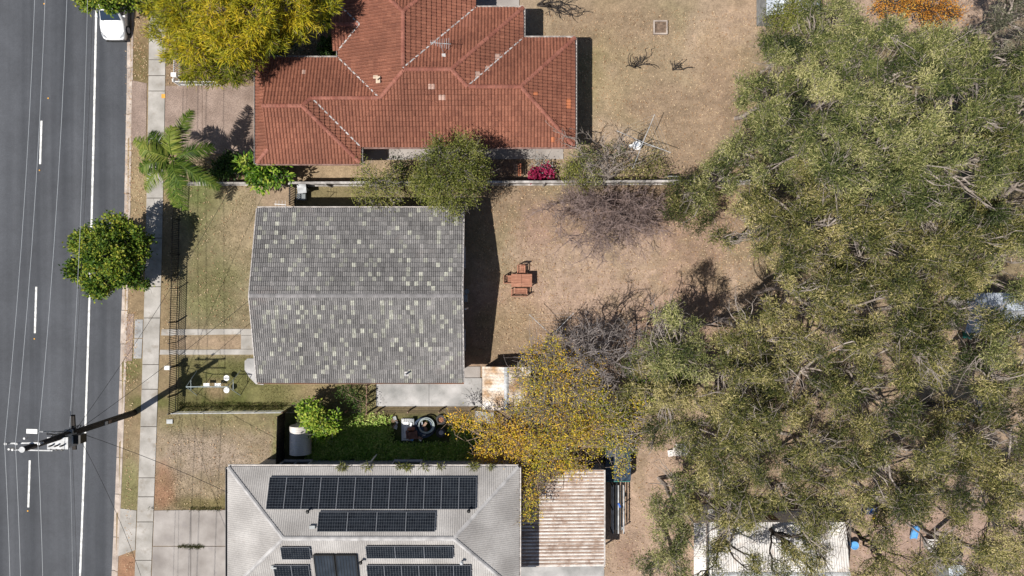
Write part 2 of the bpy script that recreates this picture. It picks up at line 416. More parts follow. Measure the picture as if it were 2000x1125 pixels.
M['greybox'] = mat("grey_plastic", [(0.17, 0.19, 0.20), (0.24, 0.26, 0.27)], fvar=0.1, rough=0.4)
M['junkbrown'] = mat("brown_upholstery", [(0.13, 0.06, 0.045), (0.22, 0.12, 0.09)], fvar=0.3)
M['terracotta'] = mat("terracotta_pot", [(0.36, 0.13, 0.07)], fvar=0.2)
M['orangeplate'] = mat("orange_service_lid", [(0.62, 0.32, 0.06)], fvar=0.1)

# ------------------------------------------------------------------ ground
KX = np.polyfit([72, 233, 375, 608, 735, 783, 900, 1050, 1120], [248, 244.5, 243, 237, 232.5, 230, 226, 220, 217.5], 2)
LX = np.polyfit([20, 187, 367, 575, 742, 883, 1117], [186, 182, 178, 173, 168, 162.5, 154.5], 2)
FL = np.polyfit([50, 200, 408, 575, 708, 767, 917, 1050, 1120], [292, 288.5, 286, 282, 278.5, 277, 272, 266, 263], 2)
FR = np.polyfit([100, 233, 408, 562, 690, 767, 917, 1050, 1120], [323.5, 322, 319, 315, 311, 308.5, 303.5, 298, 296], 2)
def kx(y): return np.polyval(KX, np.clip(y, -700, 1700))
def lx(y): return np.polyval(LX, np.clip(y, -700, 1700))
def fl(y): return np.polyval(FL, np.clip(y, -700, 1700))
def fr(y): return np.polyval(FR, np.clip(y, -700, 1700))

def axis(lo, hi, step, far):
    a = np.arange(lo, hi + 1e-6, step)
    out = []; s = step; x = hi
    while x < far:
        s *= 1.6; x += s; out.append(x)
    inn = []; s = step; x = lo
    while x > -far:
        s *= 1.6; x -= s; inn.append(x)
    return np.array(inn[::-1] + list(a) + out)
GX = axis(-37, 37, 0.2, 2500); GY = axis(-22, 22, 0.2, 2500)
gx, gy = np.meshgrid(GX, GY, indexing='ij')
ipx = 1000 + gx * PPM; ipy = 562.5 - gy * PPM        # photo pixel of each ground point

def soft(a, b, s): return 1 / (1 + np.exp(-np.clip((a - b) / s, -40, 40)))
NZ1 = fbm(gx, gy, 0.35, 3); NZ2 = fbm(gx, gy, 0.9, 23); NZ3 = fbm(gx, gy, 2.4, 41)
def rect(x0, y0, x1, y1, s=6, jit=14):
    j = (NZ2 - 0.5) * 2 * jit; j2 = (NZ3 - 0.5) * 2 * jit
    return soft(ipx + j, x0, s) * soft(x1, ipx + j2, s) * soft(ipy + j2, y0, s) * soft(y1, ipy + j, s)
def blob(cx, cy, rx, ry, s=0.18, jit=0.5):
    d = np.sqrt(((ipx - cx) / rx) ** 2 + ((ipy - cy) / ry) ** 2) + (NZ2 - 0.5) * 2 * jit
    return soft(1.0, d, s)
def lay(C, mask, col, amt=1.0):
    mm = np.clip(mask * amt, 0, 1)[..., None]
    return C * (1 - mm) + np.array(col) * mm
DRY = (0.30, 0.225, 0.125); GREEN = (0.145, 0.150, 0.052); LUSH = (0.085, 0.125, 0.025)
DIRT = (0.375, 0.248, 0.176); TAN = (0.335, 0.255, 0.158); RED = (0.33, 0.18, 0.105); PALE = (0.42, 0.32, 0.225); DARKS = (0.17, 0.115, 0.08)
C = np.ones(gx.shape + (3,)) * np.array((0.34, 0.25, 0.165))
C = lay(C, soft(NZ1, 0.55, 0.04), (0.28, 0.20, 0.125), 0.6)
# verge between kerb and footpath
C = lay(C, rect(200, -900, 345, 1900, 4, 4), (0.29, 0.21, 0.12))
C = lay(C, rect(240, 70, 295, 160, 4, 8), (0.24, 0.17, 0.09)); C = lay(C, blob(275, 125, 22, 40), (0.185, 0.15, 0.065), 0.8)
C = lay(C, rect(225, 700, 345, 965, 5, 12), (0.215, 0.165, 0.088), 0.7 * soft(NZ3, .42, .06)); C = lay(C, blob(252, 955, 20, 50), (0.19, 0.205, 0.075), 0.6)
C = lay(C, blob(255, 720, 22, 35), (0.17, 0.155, 0.06), 0.9)
C = lay(C, rect(228, 1082, 268, 1300, 3, 5), RED, 0.9)
C = lay(C, rect(245, 275, 290, 420, 3, 5), (0.33, 0.25, 0.14), 0.8)
# front lawn of the grey house
C = lay(C, rect(345, 362, 505, 645, 5, 8), (0.28, 0.228, 0.138))
C = lay(C, blob(395, 390, 50, 45, 0.25), (0.15, 0.185, 0.055), 0.85); C = lay(C, blob(405, 560, 60, 75, 0.25), (0.165, 0.165, 0.065), 0.85)
C = lay(C, blob(395, 470, 25, 80, 0.25), GREEN, 0.35); C = lay(C, blob(460, 430, 40, 60, 0.3), (0.36, 0.27, 0.165), 0.6)
C = lay(C, blob(430, 668, 45, 18), (0.36, 0.26, 0.17), 0.7)
C = lay(C, rect(345, 695, 560, 815, 5, 8), (0.155, 0.152, 0.056)); C = lay(C, blob(400, 790, 120, 18), (0.10, 0.11, 0.03), 0.9)
C = lay(C, rect(480, 745, 740, 800, 5, 10), (0.19, 0.175, 0.07)); C = lay(C, blob(425, 760, 22, 18), (0.36, 0.25, 0.15), 0.7)
C = lay(C, blob(620, 765, 45, 20), (0.33, 0.24, 0.14), 0.7)
# lawn beside the corrugated house
C = lay(C, rect(300, 812, 560, 1000, 5, 10), (0.325, 0.25, 0.16)); C = lay(C, blob(405, 885, 95, 48, 0.22, .3), (0.37, 0.29, 0.215), 0.9)
C = lay(C, rect(310, 808, 555, 842, 6, 14), (0.20, 0.18, 0.075), 0.75); C = lay(C, blob(480, 985, 140, 16), (0.15, 0.125, 0.045), 0.85)
C = lay(C, blob(318, 950, 22, 42), RED, 0.85); C = lay(C, blob(545, 870, 12, 60), (0.2, 0.21, 0.07), 0.7)
# tank garden
C = lay(C, rect(555, 800, 945, 905, 5, 8), (0.06, 0.085, 0.02)); C = lay(C, rect(655, 802, 780, 832, 6, 14), (0.24, 0.22, 0.07), 0.8)
C = lay(C, rect(735, 793, 945, 812, 3, 8), (0.12, 0.085, 0.05), 0.9)
# side yard under the fence
C = lay(C, rect(575, 355, 905, 412, 4, 6), (0.22, 0.18, 0.09)); C = lay(C, rect(520, 315, 800, 352, 4, 8), (0.36, 0.265, 0.16))
C = lay(C, rect(840, 305, 1120, 355, 4, 8), (0.25, 0.155, 0.115))
# red house yard
C = lay(C, rect(1015, -200, 1440, 350, 12, 26), TAN); C = lay(C, blob(1190, 120, 60, 220, 0.3), (0.315, 0.235, 0.125), 0.6)
C = lay(C, blob(1285, 190, 90, 60, 0.3), (0.30, 0.23, 0.14), 0.5); C = lay(C, rect(1120, 60, 1175, 290, 8, 12), (0.255, 0.205, 0.095), 0.8)
C = lay(C, blob(1440, 110, 70, 120, 0.3), (0.42, 0.29, 0.19), 0.7); C = lay(C, blob(1310, 30, 40, 25, 0.4), (0.22, 0.20, 0.09), 0.4)
C = lay(C, rect(320, -200, 660, 175, 8, 12), (0.25, 0.175, 0.11)); C = lay(C, rect(410, 290, 505, 355, 5, 8), (0.33, 0.225, 0.14))
# back yard of the grey house
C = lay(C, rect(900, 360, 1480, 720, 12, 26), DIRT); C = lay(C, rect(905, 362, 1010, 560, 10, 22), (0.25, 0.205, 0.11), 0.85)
C = lay(C, rect(925, 590, 1045, 715, 10, 22), (0.285, 0.215, 0.12), 0.85); C = lay(C, blob(1160, 510, 120, 30, 0.4), (0.35, 0.265, 0.15), 0.6)
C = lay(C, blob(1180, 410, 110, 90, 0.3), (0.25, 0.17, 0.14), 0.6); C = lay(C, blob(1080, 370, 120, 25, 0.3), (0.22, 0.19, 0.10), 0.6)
C = lay(C, blob(1330, 490, 110, 70, 0.4), (0.43, 0.30, 0.215), 0.6); C = lay(C, blob(1050, 640, 60, 40, 0.4), (0.36, 0.255, 0.155), 0.6)
# dirt yard by the carport and the paddock under the gums
C = lay(C, rect(1180, 820, 1420, 1300, 12, 24), (0.40, 0.285, 0.20)); C = lay(C, blob(1225, 1080, 22, 30), (0.25, 0.165, 0.115), 0.8)
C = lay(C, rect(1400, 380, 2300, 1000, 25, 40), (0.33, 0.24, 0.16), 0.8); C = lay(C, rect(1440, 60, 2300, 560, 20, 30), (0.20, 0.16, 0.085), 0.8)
C = lay(C, rect(1660, 980, 2300, 1500, 15, 20), (0.38, 0.265, 0.205), 0.8); C = lay(C, blob(1860, 770, 70, 35, 0.3), (0.42, 0.33, 0.2), 0.8)
C = lay(C, rect(1680, -200, 1960, 60, 10, 20), (0.42, 0.30, 0.22), 0.8)
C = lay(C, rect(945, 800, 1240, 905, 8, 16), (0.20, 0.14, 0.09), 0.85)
NZ4 = fbm(gx, gy, 0.16, 91)
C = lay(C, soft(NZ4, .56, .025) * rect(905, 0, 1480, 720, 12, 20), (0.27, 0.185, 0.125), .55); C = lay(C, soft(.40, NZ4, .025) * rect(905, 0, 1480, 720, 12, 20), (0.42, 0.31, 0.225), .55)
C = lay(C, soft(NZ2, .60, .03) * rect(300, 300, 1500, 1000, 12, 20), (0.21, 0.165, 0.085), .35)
C = C * np.array((0.86, 0.875, 0.93))
mott = 0.80 + 0.40 * NZ3
C = C * mott[..., None]
ridgeline = kx(ipy) + 5
gz = np.where(ipx < ridgeline, -0.30, 0.0) + 0.0
gz = gz + np.where(ipx > 330, (NZ2 - 0.5) * 0.05 - 0.02, 0.0)
nx_, ny_ = gx.shape
V = np.column_stack((gx.ravel(), gy.ravel(), gz.ravel()))
ii = np.arange(nx_ * ny_).reshape(nx_, ny_)
Q = np.column_stack((ii[:-1, :-1].ravel(), ii[1:, :-1].ravel(), ii[1:, 1:].ravel(), ii[:-1, 1:].ravel()))
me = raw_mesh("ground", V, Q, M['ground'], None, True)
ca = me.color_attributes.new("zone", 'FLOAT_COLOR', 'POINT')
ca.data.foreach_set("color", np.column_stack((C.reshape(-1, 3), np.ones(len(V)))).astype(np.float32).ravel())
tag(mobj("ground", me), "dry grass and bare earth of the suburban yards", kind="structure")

# ------------------------------------------------------------------ road
YS = np.concatenate(([-9000, -3000, -1400], np.arange(-700, 1701, 40), [2400, 4000, 10000]))
def strip(name, fa, fb, z, mt, ys=YS, parent=None, kind=None):
    b = B()
    L_ = [P(fa(y), y) for y in ys]; R_ = [P(fb(y), y) for y in ys]
    V = [(p[0], p[1], z) for p in L_] + [(p[0], p[1], z) for p in R_]
    n = len(ys)
    b.add(V, [(i + 1, n + i + 1, n + i, i) for i in range(n - 1)])
    o = b.build(name, mt, parent)
    if kind: tag(o, kind=kind)
    return o
ZR = -0.13
road = strip("road", lambda y: kx(y) - 520, lambda y: kx(y) + 1.5, ZR, M['asphalt'])
tag(road, "dark grey asphalt road with faint wheel tracks", kind="structure")
strip("edge_line", lambda y: lx(y) - 1.9, lambda y: lx(y) + 1.9, ZR + 0.005, M['line'], parent=road)
for (x, y0, y1) in ((77.2, 235, 320), (67, 560, 651), (54.2, 900, 992), (86, -112, -24), (39.5, 1232, 1324)):
    sl = -0.031
    strip("lane_dash", lambda y: x + sl * (y - (y0 + y1) / 2) - 1.9, lambda y: x + sl * (y - (y0 + y1) / 2) + 1.9, ZR + 0.005, M['line'], ys=np.linspace(y0, y1, 4), parent=road)
for (x, y) in ((92, 191), (75, 332), (65, 662), (52, 999), (84, 6)):
    p = P(x, y)
    B().box((p[0], p[1], ZR + 0.015), (0.09, 0.09, 0.022)).build("reflector_stud", M['orangeplate'], road)
# repaired patches and drip stains are in the asphalt; a few scuffs lie on it
# kerb: segments with open joints
kerb = thing("kerb", None, None, P(kx(560) + 6, 560)); tag(kerb, "pale concrete kerb and channel along the road", kind="structure")
ky = -120.0
while ky < 1260:
    ln = random.choice((66, 72, 84, 90))
    ys = np.linspace(ky + 0.6, ky + ln - 0.6, 4)
    jx = random.uniform(-0.5, 0.5)
    b = B()
    prof = ((-1.0, ZR + 0.004), (6.5, ZR + 0.02), (8.5, 0.0), (9.3, 0.02), (13.0, 0.02), (13.0, -0.3), (-1.0, -0.3))
    k = len(prof); Vv = []
    for y in ys:
        for (dx, z) in prof:
            p = P(kx(y) + dx + jx, y); Vv.append((p[0], p[1], z))
    F = [(i * k + j, i * k + (j + 1) % k, (i + 1) * k + (j + 1) % k, (i + 1) * k + j) for i in range(3) for j in range(k)]
    F += [tuple(range(k))[::-1], tuple(3 * k + j for j in range(k))]
    b.add(Vv, F); b.build("kerb_segment", M['kerb'], kerb)
    ky += ln
# footpath slabs
path = thing("footpath", None, None, P(fl(560) + 15, 560)); tag(path, "pale concrete footpath of poured slabs", kind="structure")
js = [-180, -110, -40, 45, 117, 148, 178, 260, 330, 387, 465, 560, 621, 712, 760, 833, 933, 970, 1019, 1094, 1180, 1260]
for a, b_ in zip(js[:-1], js[1:]):
    poly = [P(fl(a) + .3, a + .7), P(fr(a) - .3, a + .7), P(fr(b_) - .3, b_ - .7), P(fl(b_) + .3, b_ - .7)]
    B().prism([(p[0], p[1]) for p in poly], -0.08, 0.035 + random.uniform(-0.006, 0.006)).build("paving_slab", M['path'], path)
strip("joint_bed", lambda y: fl(y) + 1, lambda y: fr(y) - 1, 0.012, M['joint'], parent=path, ys=np.arange(-180, 1261, 40))
def slabs(name, label, polys, mt, z1=0.03, piece="slab"):
    c = P(*polys[0][0])
    t = thing(name, None, None, c); tag(t, label, kind="structure")
    for pl in polys:
        w_ = [P(*q) for q in pl]
        B().prism([(q[0], q[1]) for q in w_], -0.1, z1 + random.uniform(-0.003, 0.003)).build(piece, mt, t)
    return t
slabs("brown_driveway", "brown exposed aggregate driveway of the red tiled house",
      [[(258, 157), (287, 163), (285.5, 277), (256.5, 277)], [(324, 168), (395, 168), (395, 300), (321, 300)], [(395.6, 168), (520, 168), (520, 300), (395.6, 300)]], M['aggregate'])
slabs("concrete_driveway", "pale concrete driveway of the corrugated roof house",
      [[(301.5, 997), (373, 996), (373, 1066), (299, 1066)], [(373.8, 996), (470, 996), (470, 1066), (373.8, 1066)],
       [(298.6, 1067.4), (372.6, 1067.4), (372, 1260), (292, 1260)], [(373.6, 1067.4), (470, 1067.4), (470, 1260), (373, 1260)]], M['drive'])
slabs("driveway_crossover", "smooth grey concrete crossover between kerb and footpath", [[(235.5, 993), (267, 997), (264, 1074), (231.5, 1086)]], M['path'])
slabs("worn_crossover", "old worn paving strips between the kerb and the footpath", [[(250, 613), (262, 613), (258, 705), (246, 705)]], M['aggregate'])
slabs("worn_paver_strip", "row of worn concrete pavers beside the footpath", [[(264, 624), (279.5, 624), (278.5, 660), (263, 660)], [(263, 661.5), (278.4, 661.5), (276.5, 700), (261, 700)]], M['slab'], piece="paver")
slabs("front_path", "two pale concrete strips leading to the grey tiled house",
      [[(316, 643), (332, 643), (332, 655), (315, 655)], [(332.6, 643), (470, 642.5), (470, 653), (332.6, 655)], [(470.6, 642.5), (505, 642.5), (505, 655), (470.6, 655)],
       [(471, 655.6), (505, 655.6), (505, 681.5), (471, 681.5)], [(313, 683), (430, 683), (430, 692.5), (312, 692.5)], [(430.6, 682.2), (512, 682.2), (512, 692.5), (430.6, 692.5)]], M['path'])
slabs("mossy_pad", "rounded grey concrete pad at the corner of the grey house", [[(478, 705), (484, 700), (510, 700), (515, 752), (500, 750), (487, 737), (478, 722)]], M['slab'])
slabs("rear_slab", "stained grey concrete slab beside the rusty shed", [[(735, 738), (838, 738), (838, 793.5), (735, 793.5)], [(838.6, 738), (941, 738), (941, 793.5), (838.6, 793.5)]], M['slab'], 0.12)
slabs("patio", "pale concrete patio along the red tiled house",
      [[(700, 270), (755, 270), (755, 312), (700, 312)], [(755.6, 270), (824, 270), (824, 312), (755.6, 312)], [(824.6, 270), (960, 270), (960, 311.5), (824.6, 311.5)], [(960.6, 270), (1045, 270), (1045, 311), (960.6, 311)], [(1045.6, 270), (1100, 270), (1100, 311), (1045.6, 311)]], M['drive'], 0.05)
slabs("rear_patio", "small concrete patio behind the red tiled house", [[(900, -90), (1014, -90), (1014, 18), (900, 18)]], M['drive'], 0.05)
slabs("orange_lid_pit", "orange service pit lid beside the footpath", [[(316, 184), (323, 184), (323, 192), (316, 192)]], M['orangeplate'], 0.045, "lid")
slabs("pad_behind_shed", "small concrete pad beside the rusty shed", [[(903, 716), (938, 716), (938, 745), (903, 745)]], M['drive'], 0.03)
slabs("carport_floor", "concrete floor of the rusty carport", [[(1005, 905), (1180, 905), (1180, 1130), (1005, 1130)]], M['slab'], 0.03)

# ------------------------------------------------------------------ tiled roofs
def clip(poly, cv):
    """clip polygon to a convex counter-clockwise polygon (2-D)"""
    out = poly
    n = len(cv)
    for i in range(n):
        a = cv[i]; b = cv[(i + 1) % n]
        ex, ey = b[0] - a[0], b[1] - a[1]
        inp = out; out = []
        if not inp: return []
        for j in range(len(inp)):
            p = inp[j]; q = inp[(j + 1) % len(inp)]
            sp = ex * (p[1] - a[1]) - ey * (p[0] - a[0]); sq = ex * (q[1] - a[1]) - ey * (q[0] - a[0])
            if sp >= -1e-9: out.append(p)
            if (sp > 1e-9 and sq < -1e-9) or (sp < -1e-9 and sq > 1e-9):
                t = sp / (sp - sq); out.append((p[0] + t * (q[0] - p[0]), p[1] + t * (q[1] - p[1])))
    return out
def ccw(poly):
    a = sum(poly[i][0] * poly[(i + 1) % len(poly)][1] - poly[(i + 1) % len(poly)][0] * poly[i][1] for i in range(len(poly)))
    return poly if a > 0 else poly[::-1]

class Face:
    def __init__(s, poly, down, ze, pitch, c=None):
        s.poly = ccw([tuple(p[:2]) for p in poly]); s.d = np.array(down, float); s.e = np.array((-down[1], down[0]), float)
        s.c = max(p[0] * down[0] + p[1] * down[1] for p in s.poly) if c is None else c
        s.ze = ze; s.p = pitch
    def z(s, x, y): return s.ze + s.p * (s.c - (x * s.d[0] + y * s.d[1]))
    def inside(s, x, y):
        n = len(s.poly)
        for i in range(n):
            a = s.poly[i]; b = s.poly[(i + 1) % n]
            if (b[0] - a[0]) * (y - a[1]) - (b[1] - a[1]) * (x - a[0]) < -1e-6: return False
        return True

PROF = ((0.0, -0.012), (0.12, 0.034), (0.36, 0.040), (0.49, -0.008), (0.61, 0.032), (0.86, 0.038), (1.0, -0.012))
PROF_S = ((0.0, -0.005), (0.20, 0.0), (0.34, 0.035), (0.56, 0.060), (0.78, 0.040), (0.93, -0.005), (1.0, -0.005))
PROF_D = PROF
def tile_roof(root, faces, tw, rs, mt, pick, part="roof_tile", overhang=0.03):
    """pick(x, y, k) -> None for the joined mass, or a material for an own tile object.  returns the count"""
    V = []; F = []; T = []
    cand = []
    for fi, f in enumerate(faces):
        us = [p[0] * f.e[0] + p[1] * f.e[1] for p in f.poly]; vs = [f.c - (p[0] * f.d[0] + p[1] * f.d[1]) for p in f.poly]
        nu0 = int(math.floor(min(us) / tw)); nu1 = int(math.ceil(max(us) / tw)); nv = int(math.ceil(max(vs) / rs))
        for k in range(nv):
            for j in range(nu0, nu1):
                u0 = j * tw; v0 = k * rs
                uc = u0 + tw / 2; vc = v0 + rs / 2
                xc, yc = f.e * uc + f.d * (f.c - vc)
                zt = f.z(xc, yc)
                hid = any(g is not f and g.inside(xc, yc) and g.z(xc, yc) > zt + 0.12 for g in faces)
                if hid: continue
                jz = random.uniform(-0.006, 0.006)
                t = min(1, max(0, random.gauss(0.5, 0.2)))
                corners = [(uc + sx * tw / 2, vc + sy * rs / 2) for sx in (-1, 1) for sy in (-1, 1)]
                full = all(f.inside(*(f.e * a + f.d * (f.c - b))) for a, b in corners)
                if full:
                    cand.append((f, uc, v0, xc, yc, jz, t)); continue
                emit(V, F, T, f, u0, v0, tw, rs, jz, t, True)
    singles = 0
    for k, (f, uc, v0, xc, yc, jz, t) in enumerate(cand):
        m_ = pick(xc, yc, f)
        if m_ is None:
            emit(V, F, T, f, uc - tw / 2, v0, tw, rs, jz, t, False)
        else:
            own_tile(root, f, uc, v0, tw, rs, jz, m_, part); singles += 1
    me = raw_mesh(part + "s", V, F, mt, T)
    tag(mobj(part + "s", me, root), kind="stuff")
    return singles
def emit(V, F, T, f, u0, v0, tw, rs, jz, t, do_clip):
    for (a, ha), (b, hb) in zip(PROF[:-1], PROF[1:]):
        ua, ub = u0 + a * tw, u0 + b * tw
        quad = [(ua, v0 - 0.02), (ub, v0 - 0.02), (ub, v0 + rs), (ua, v0 + rs)]
        pts = [tuple(f.e * u + f.d * (f.c - v)) for u, v in quad]
        if do_clip:
            pts = clip(ccw(pts), f.poly)
            if len(pts) < 3: continue
        base = len(V); idx = []
        low = []
        for p in pts:
            u = p[0] * f.e[0] + p[1] * f.e[1]; v = f.c - (p[0] * f.d[0] + p[1] * f.d[1])
            h = ha + (hb - ha) * min(1, max(0, (u - ua) / (ub - ua)))
            st = 0.055 * (1 - (v - v0) / rs)
            V.append((p[0], p[1], f.ze + f.p * v + h + st + jz)); idx.append(base + len(idx))
            if abs(v - (v0 - 0.02)) < 1e-4: low.append((u, idx[-1]))
        F.append(tuple(idx)); T.append(t)
        if len(low) == 2:
            i0, i1 = low[0][1], low[1][1]
            V.append((V[i0][0], V[i0][1], V[i0][2] - 0.075)); V.append((V[i1][0], V[i1][1], V[i1][2] - 0.075))
            F.append((i0, i1, len(V) - 1, len(V) - 2)); T.append(t)
TILE_CACHE = {}
def own_tile(root, f, uc, v0, tw, rs, jz, m_, part):
    var = random.randrange(4)
    key = (part, tw, rs, f.p, m_.name, var)
    if key not in TILE_CACHE:
        V = []; F = []; T = []
        g = Face([(-1, -1), (1, -1), (1, 1), (-1, 1)], (0, -1), 0.0, f.p, c=0.0)
        t = (0.15, 0.4, 0.6, 0.9)[var]
        # local frame: x along the row, -y downslope
        g.e = np.array((1.0, 0.0))
        emit(V, F, T, g, -tw / 2, 0.0, tw, rs, 0.0, t, False)
        TILE_CACHE[key] = raw_mesh(part, V, F, m_, T)
    xo, yo = f.e * uc + f.d * (f.c - v0)
    ang = math.atan2(f.d[1], f.d[0]) + math.pi / 2
    mobj(part, TILE_CACHE[key], root, (xo, yo, f.ze + f.p * v0 + jz), ang)

CAP_CACHE = {}
def ridge_caps(root, a, b, mt, r=0.13, ln=0.40, lift=0.03, name="ridge_cap"):
    a = np.array(a, float); b = np.array(b, float)
    L_ = np.linalg.norm(b - a); n = max(1, int(round(L_ / ln))); d = (b - a) / L_
    step = L_ / n
    key = (name, mt.name, r)
    if key not in CAP_CACHE:
        CAP_CACHE[key] = []
        for var in range(3):
            V = []; F = []; T = []
            for i, (x, rr) in enumerate(((-0.02, 1.1), (0.06, 1.1), (0.065, 1.0), (0.43, 0.92))):
                for k in range(7):
                    an = math.pi * k / 6
                    V.append((x, -rr * r * math.cos(an), rr * r * 0.62 * math.sin(an) - 0.05))
            for i in range(3):
                for k in range(6):
                    F.append((i * 7 + k, (i + 1) * 7 + k, (i + 1) * 7 + k + 1, i * 7 + k + 1)); T.append((0.1, 0.5, 0.9)[var])
            F.append(tuple(range(7))); T.append(0.3)
            CAP_CACHE[key].append(raw_mesh(name, V, F, mt, T))
    rz = math.atan2(d[1], d[0]); ry = -math.asin(d[2])
    for i in range(n):
        p = a + d * step * i
        o = mobj(name, random.choice(CAP_CACHE[key]), root, (p[0], p[1], p[2] + lift))
        o.rotation_euler = (0, ry, rz); o.scale = (step / 0.40, 1, 1)

def roof_deck(root, faces, mt, drop=0.05, name="roof_deck"):
    b = B()
    for f in faces:
        top = [(x, y, f.z(x, y) - drop) for x, y in f.poly]
        bot = [(x, y, f.z(x, y) - drop - 0.08) for x, y in f.poly]
        n = len(top)
        b.add(top + bot, [tuple(range(n)), tuple(range(2 * n - 1, n - 1, -1))] + [(i, n + i, n + (i + 1) % n, (i + 1) % n) for i in range(n)])
    return b.build(name, mt, root)

def window(root, c, wx, hz, face, mt=None):
    """window on a wall face; face is the outward unit vector"""
    fx, fy = face
    rz = math.atan2(fy, fx) - math.pi / 2
    t = B()
    cs, sn = math.cos(rz), math.sin(rz)
    def loc(u, v, z): return (c[0] + u * cs - v * sn, c[1] + u * sn + v * cs, c[2] + z)
    for u, z, su, sz in ((0, hz / 2, wx, 0.07), (0, -hz / 2, wx, 0.07), (-wx / 2, 0, 0.07, hz), (wx / 2, 0, 0.07, hz), (0, 0, 0.05, hz)):
        t.box(loc(u, 0.03, z), (su, 0.10, sz), rz)
    o = t.build("window", M['whiteframe'], root)
    B().box(loc(0, 0.01, 0), (wx - 0.06, 0.03, hz - 0.06), rz).build("pane", M['glass'], o)
    B().box(loc(0, 0.06, -hz / 2 - 0.06), (wx + 0.1, 0.18, 0.05), rz).build("sill", M['palegutter'], o)
    return o

# ---------------------------------------------------------------- red tiled house
ZE, PT = 2.5, 0.37
def E(px, py): return P(px, py, ZE)[:2]
red = thing("red_tiled_house", "large house with a many-hipped terracotta red tile roof", "house", (*E(830, 200), 0))
def rrect(x0, y0, x1, y1):
    a = E(x0, y1); b = E(x1, y0); return a[0], a[1], b[0], b[1]     # xmin, ymin, xmax, ymax in metres
def wing(x0, y0, x1, y1, ridge, ends):
    """hip or gable wing; ridge 'x' or 'y'; ends = (low end, high end) each 'hip' or 'gable'"""
    a, b, c, d = rrect(x0, y0, x1, y1); fs = []; rl = []
    if ridge == 'x':
        h = (d - b) / 2; m_ = (b + d) / 2
        l_ = a + (h if ends[0] == 'hip' else 0); r_ = c - (h if ends[1] == 'hip' else 0)
        fs += [Face([(a, d), (c, d), (r_, m_), (l_, m_)], (0, 1), ZE, PT), Face([(a, b), (c, b), (r_, m_), (l_, m_)], (0, -1), ZE, PT)]
        if ends[0] == 'hip': fs.append(Face([(a, b), (a, d), (l_, m_)], (-1, 0), ZE, PT)); rl += [((a, d), (l_, m_)), ((a, b), (l_, m_))]
        if ends[1] == 'hip': fs.append(Face([(c, b), (c, d), (r_, m_)], (1, 0), ZE, PT)); rl += [((c, d), (r_, m_)), ((c, b), (r_, m_))]
        rl.append(((l_, m_), (r_, m_)))
    else:
        h = (c - a) / 2; m_ = (a + c) / 2
        l_ = b + (h if ends[0] == 'hip' else 0); r_ = d - (h if ends[1] == 'hip' else 0)
        fs += [Face([(a, b), (a, d), (m_, r_), (m_, l_)], (-1, 0), ZE, PT), Face([(c, b), (c, d), (m_, r_), (m_, l_)], (1, 0), ZE, PT)]
        if ends[0] == 'hip': fs.append(Face([(a, b), (c, b), (m_, l_)], (0, -1), ZE, PT)); rl += [((a, b), (m_, l_)), ((c, b), (m_, l_))]
        if ends[1] == 'hip': fs.append(Face([(a, d), (c, d), (m_, r_)], (0, 1), ZE, PT)); rl += [((a, d), (m_, r_)), ((c, d), (m_, r_))]
        rl.append(((m_, l_), (m_, r_)))
    return fs, rl
faces = []; lines = []
for args in ((800, 74, 1123, 287.5, 'x', ('gable', 'hip')), (795, 15, 1022, 287.5, 'x', ('gable', 'hip')), (661, -92, 929, 287.5, 'y', ('hip', 'hip')),
             (600, 113, 795, 287.5, 'x', ('gable', 'gable')), (650, 9, 706, 99, 'x', ('gable', 'gable'))):
    fs, rl = wing(*args); faces += fs; lines += rl
# the street-side wing ends in a dutch gable: skirt below, gable above
fs, rl = wing(526, 113, 705, 320, 'x', ('gable', 'hip')); faces += fs; lines += rl
a, b, c, d = rrect(500, 113, 526, 320); sk = c - a
faces.append(Face([(a, b), (a, d), (c, d - sk), (c, b + sk)], (-1, 0), ZE, PT))
faces.append(Face([(a, d), (c, d), (c, d - sk)], (0, 1), ZE, PT)); faces.append(Face([(a, b), (c, b), (c, b + sk)], (0, -1), ZE, PT))
lines += [((a, d), (c, d - sk)), ((a, b), (c, b + sk))]
def zmax(x, y): return max([f.z(x, y) for f in faces if f.inside(x, y)] or [0])
roof_deck(red, faces, M['deck'])
spec = {}
for px, py, m_ in ((845, 174, 'pinktile'), (863, 194, 'pinktile'), (844, 172, 'pinktile'), (594, 135, 'pinktile'), (1040, 177, 'orangetile'), (1107, 192, 'orangetile'), (1107, 200, 'orangetile'), (1079, 270, 'orangetile'),
                   (1041, 183, 'orangetile'), (974, 109, 'pinktile'), (947, 134, 'pinktile'), (931, 150, 'pinktile'), (739, 153, 'creamtile'), (740, 160, 'creamtile')):
    q = P(px, py, 3.3); spec[(q[0], q[1])] = M[m_]
ctr = E(930, 235)
def pick_red(x, y, f):
    for (qx, qy), m_ in spec.items():
        if abs(qx - x) < 0.15 and abs(qy - y) < 0.17: return m_
    if f.d[1] < -0.5 and abs(x - ctr[0]) < 2.8 and y < ctr[1] + 0.85: return M['redtile']
    return None
PROF = PROF_S
n_red = tile_roof(red, faces, 0.215, 0.315, M['redtile'], pick_red)
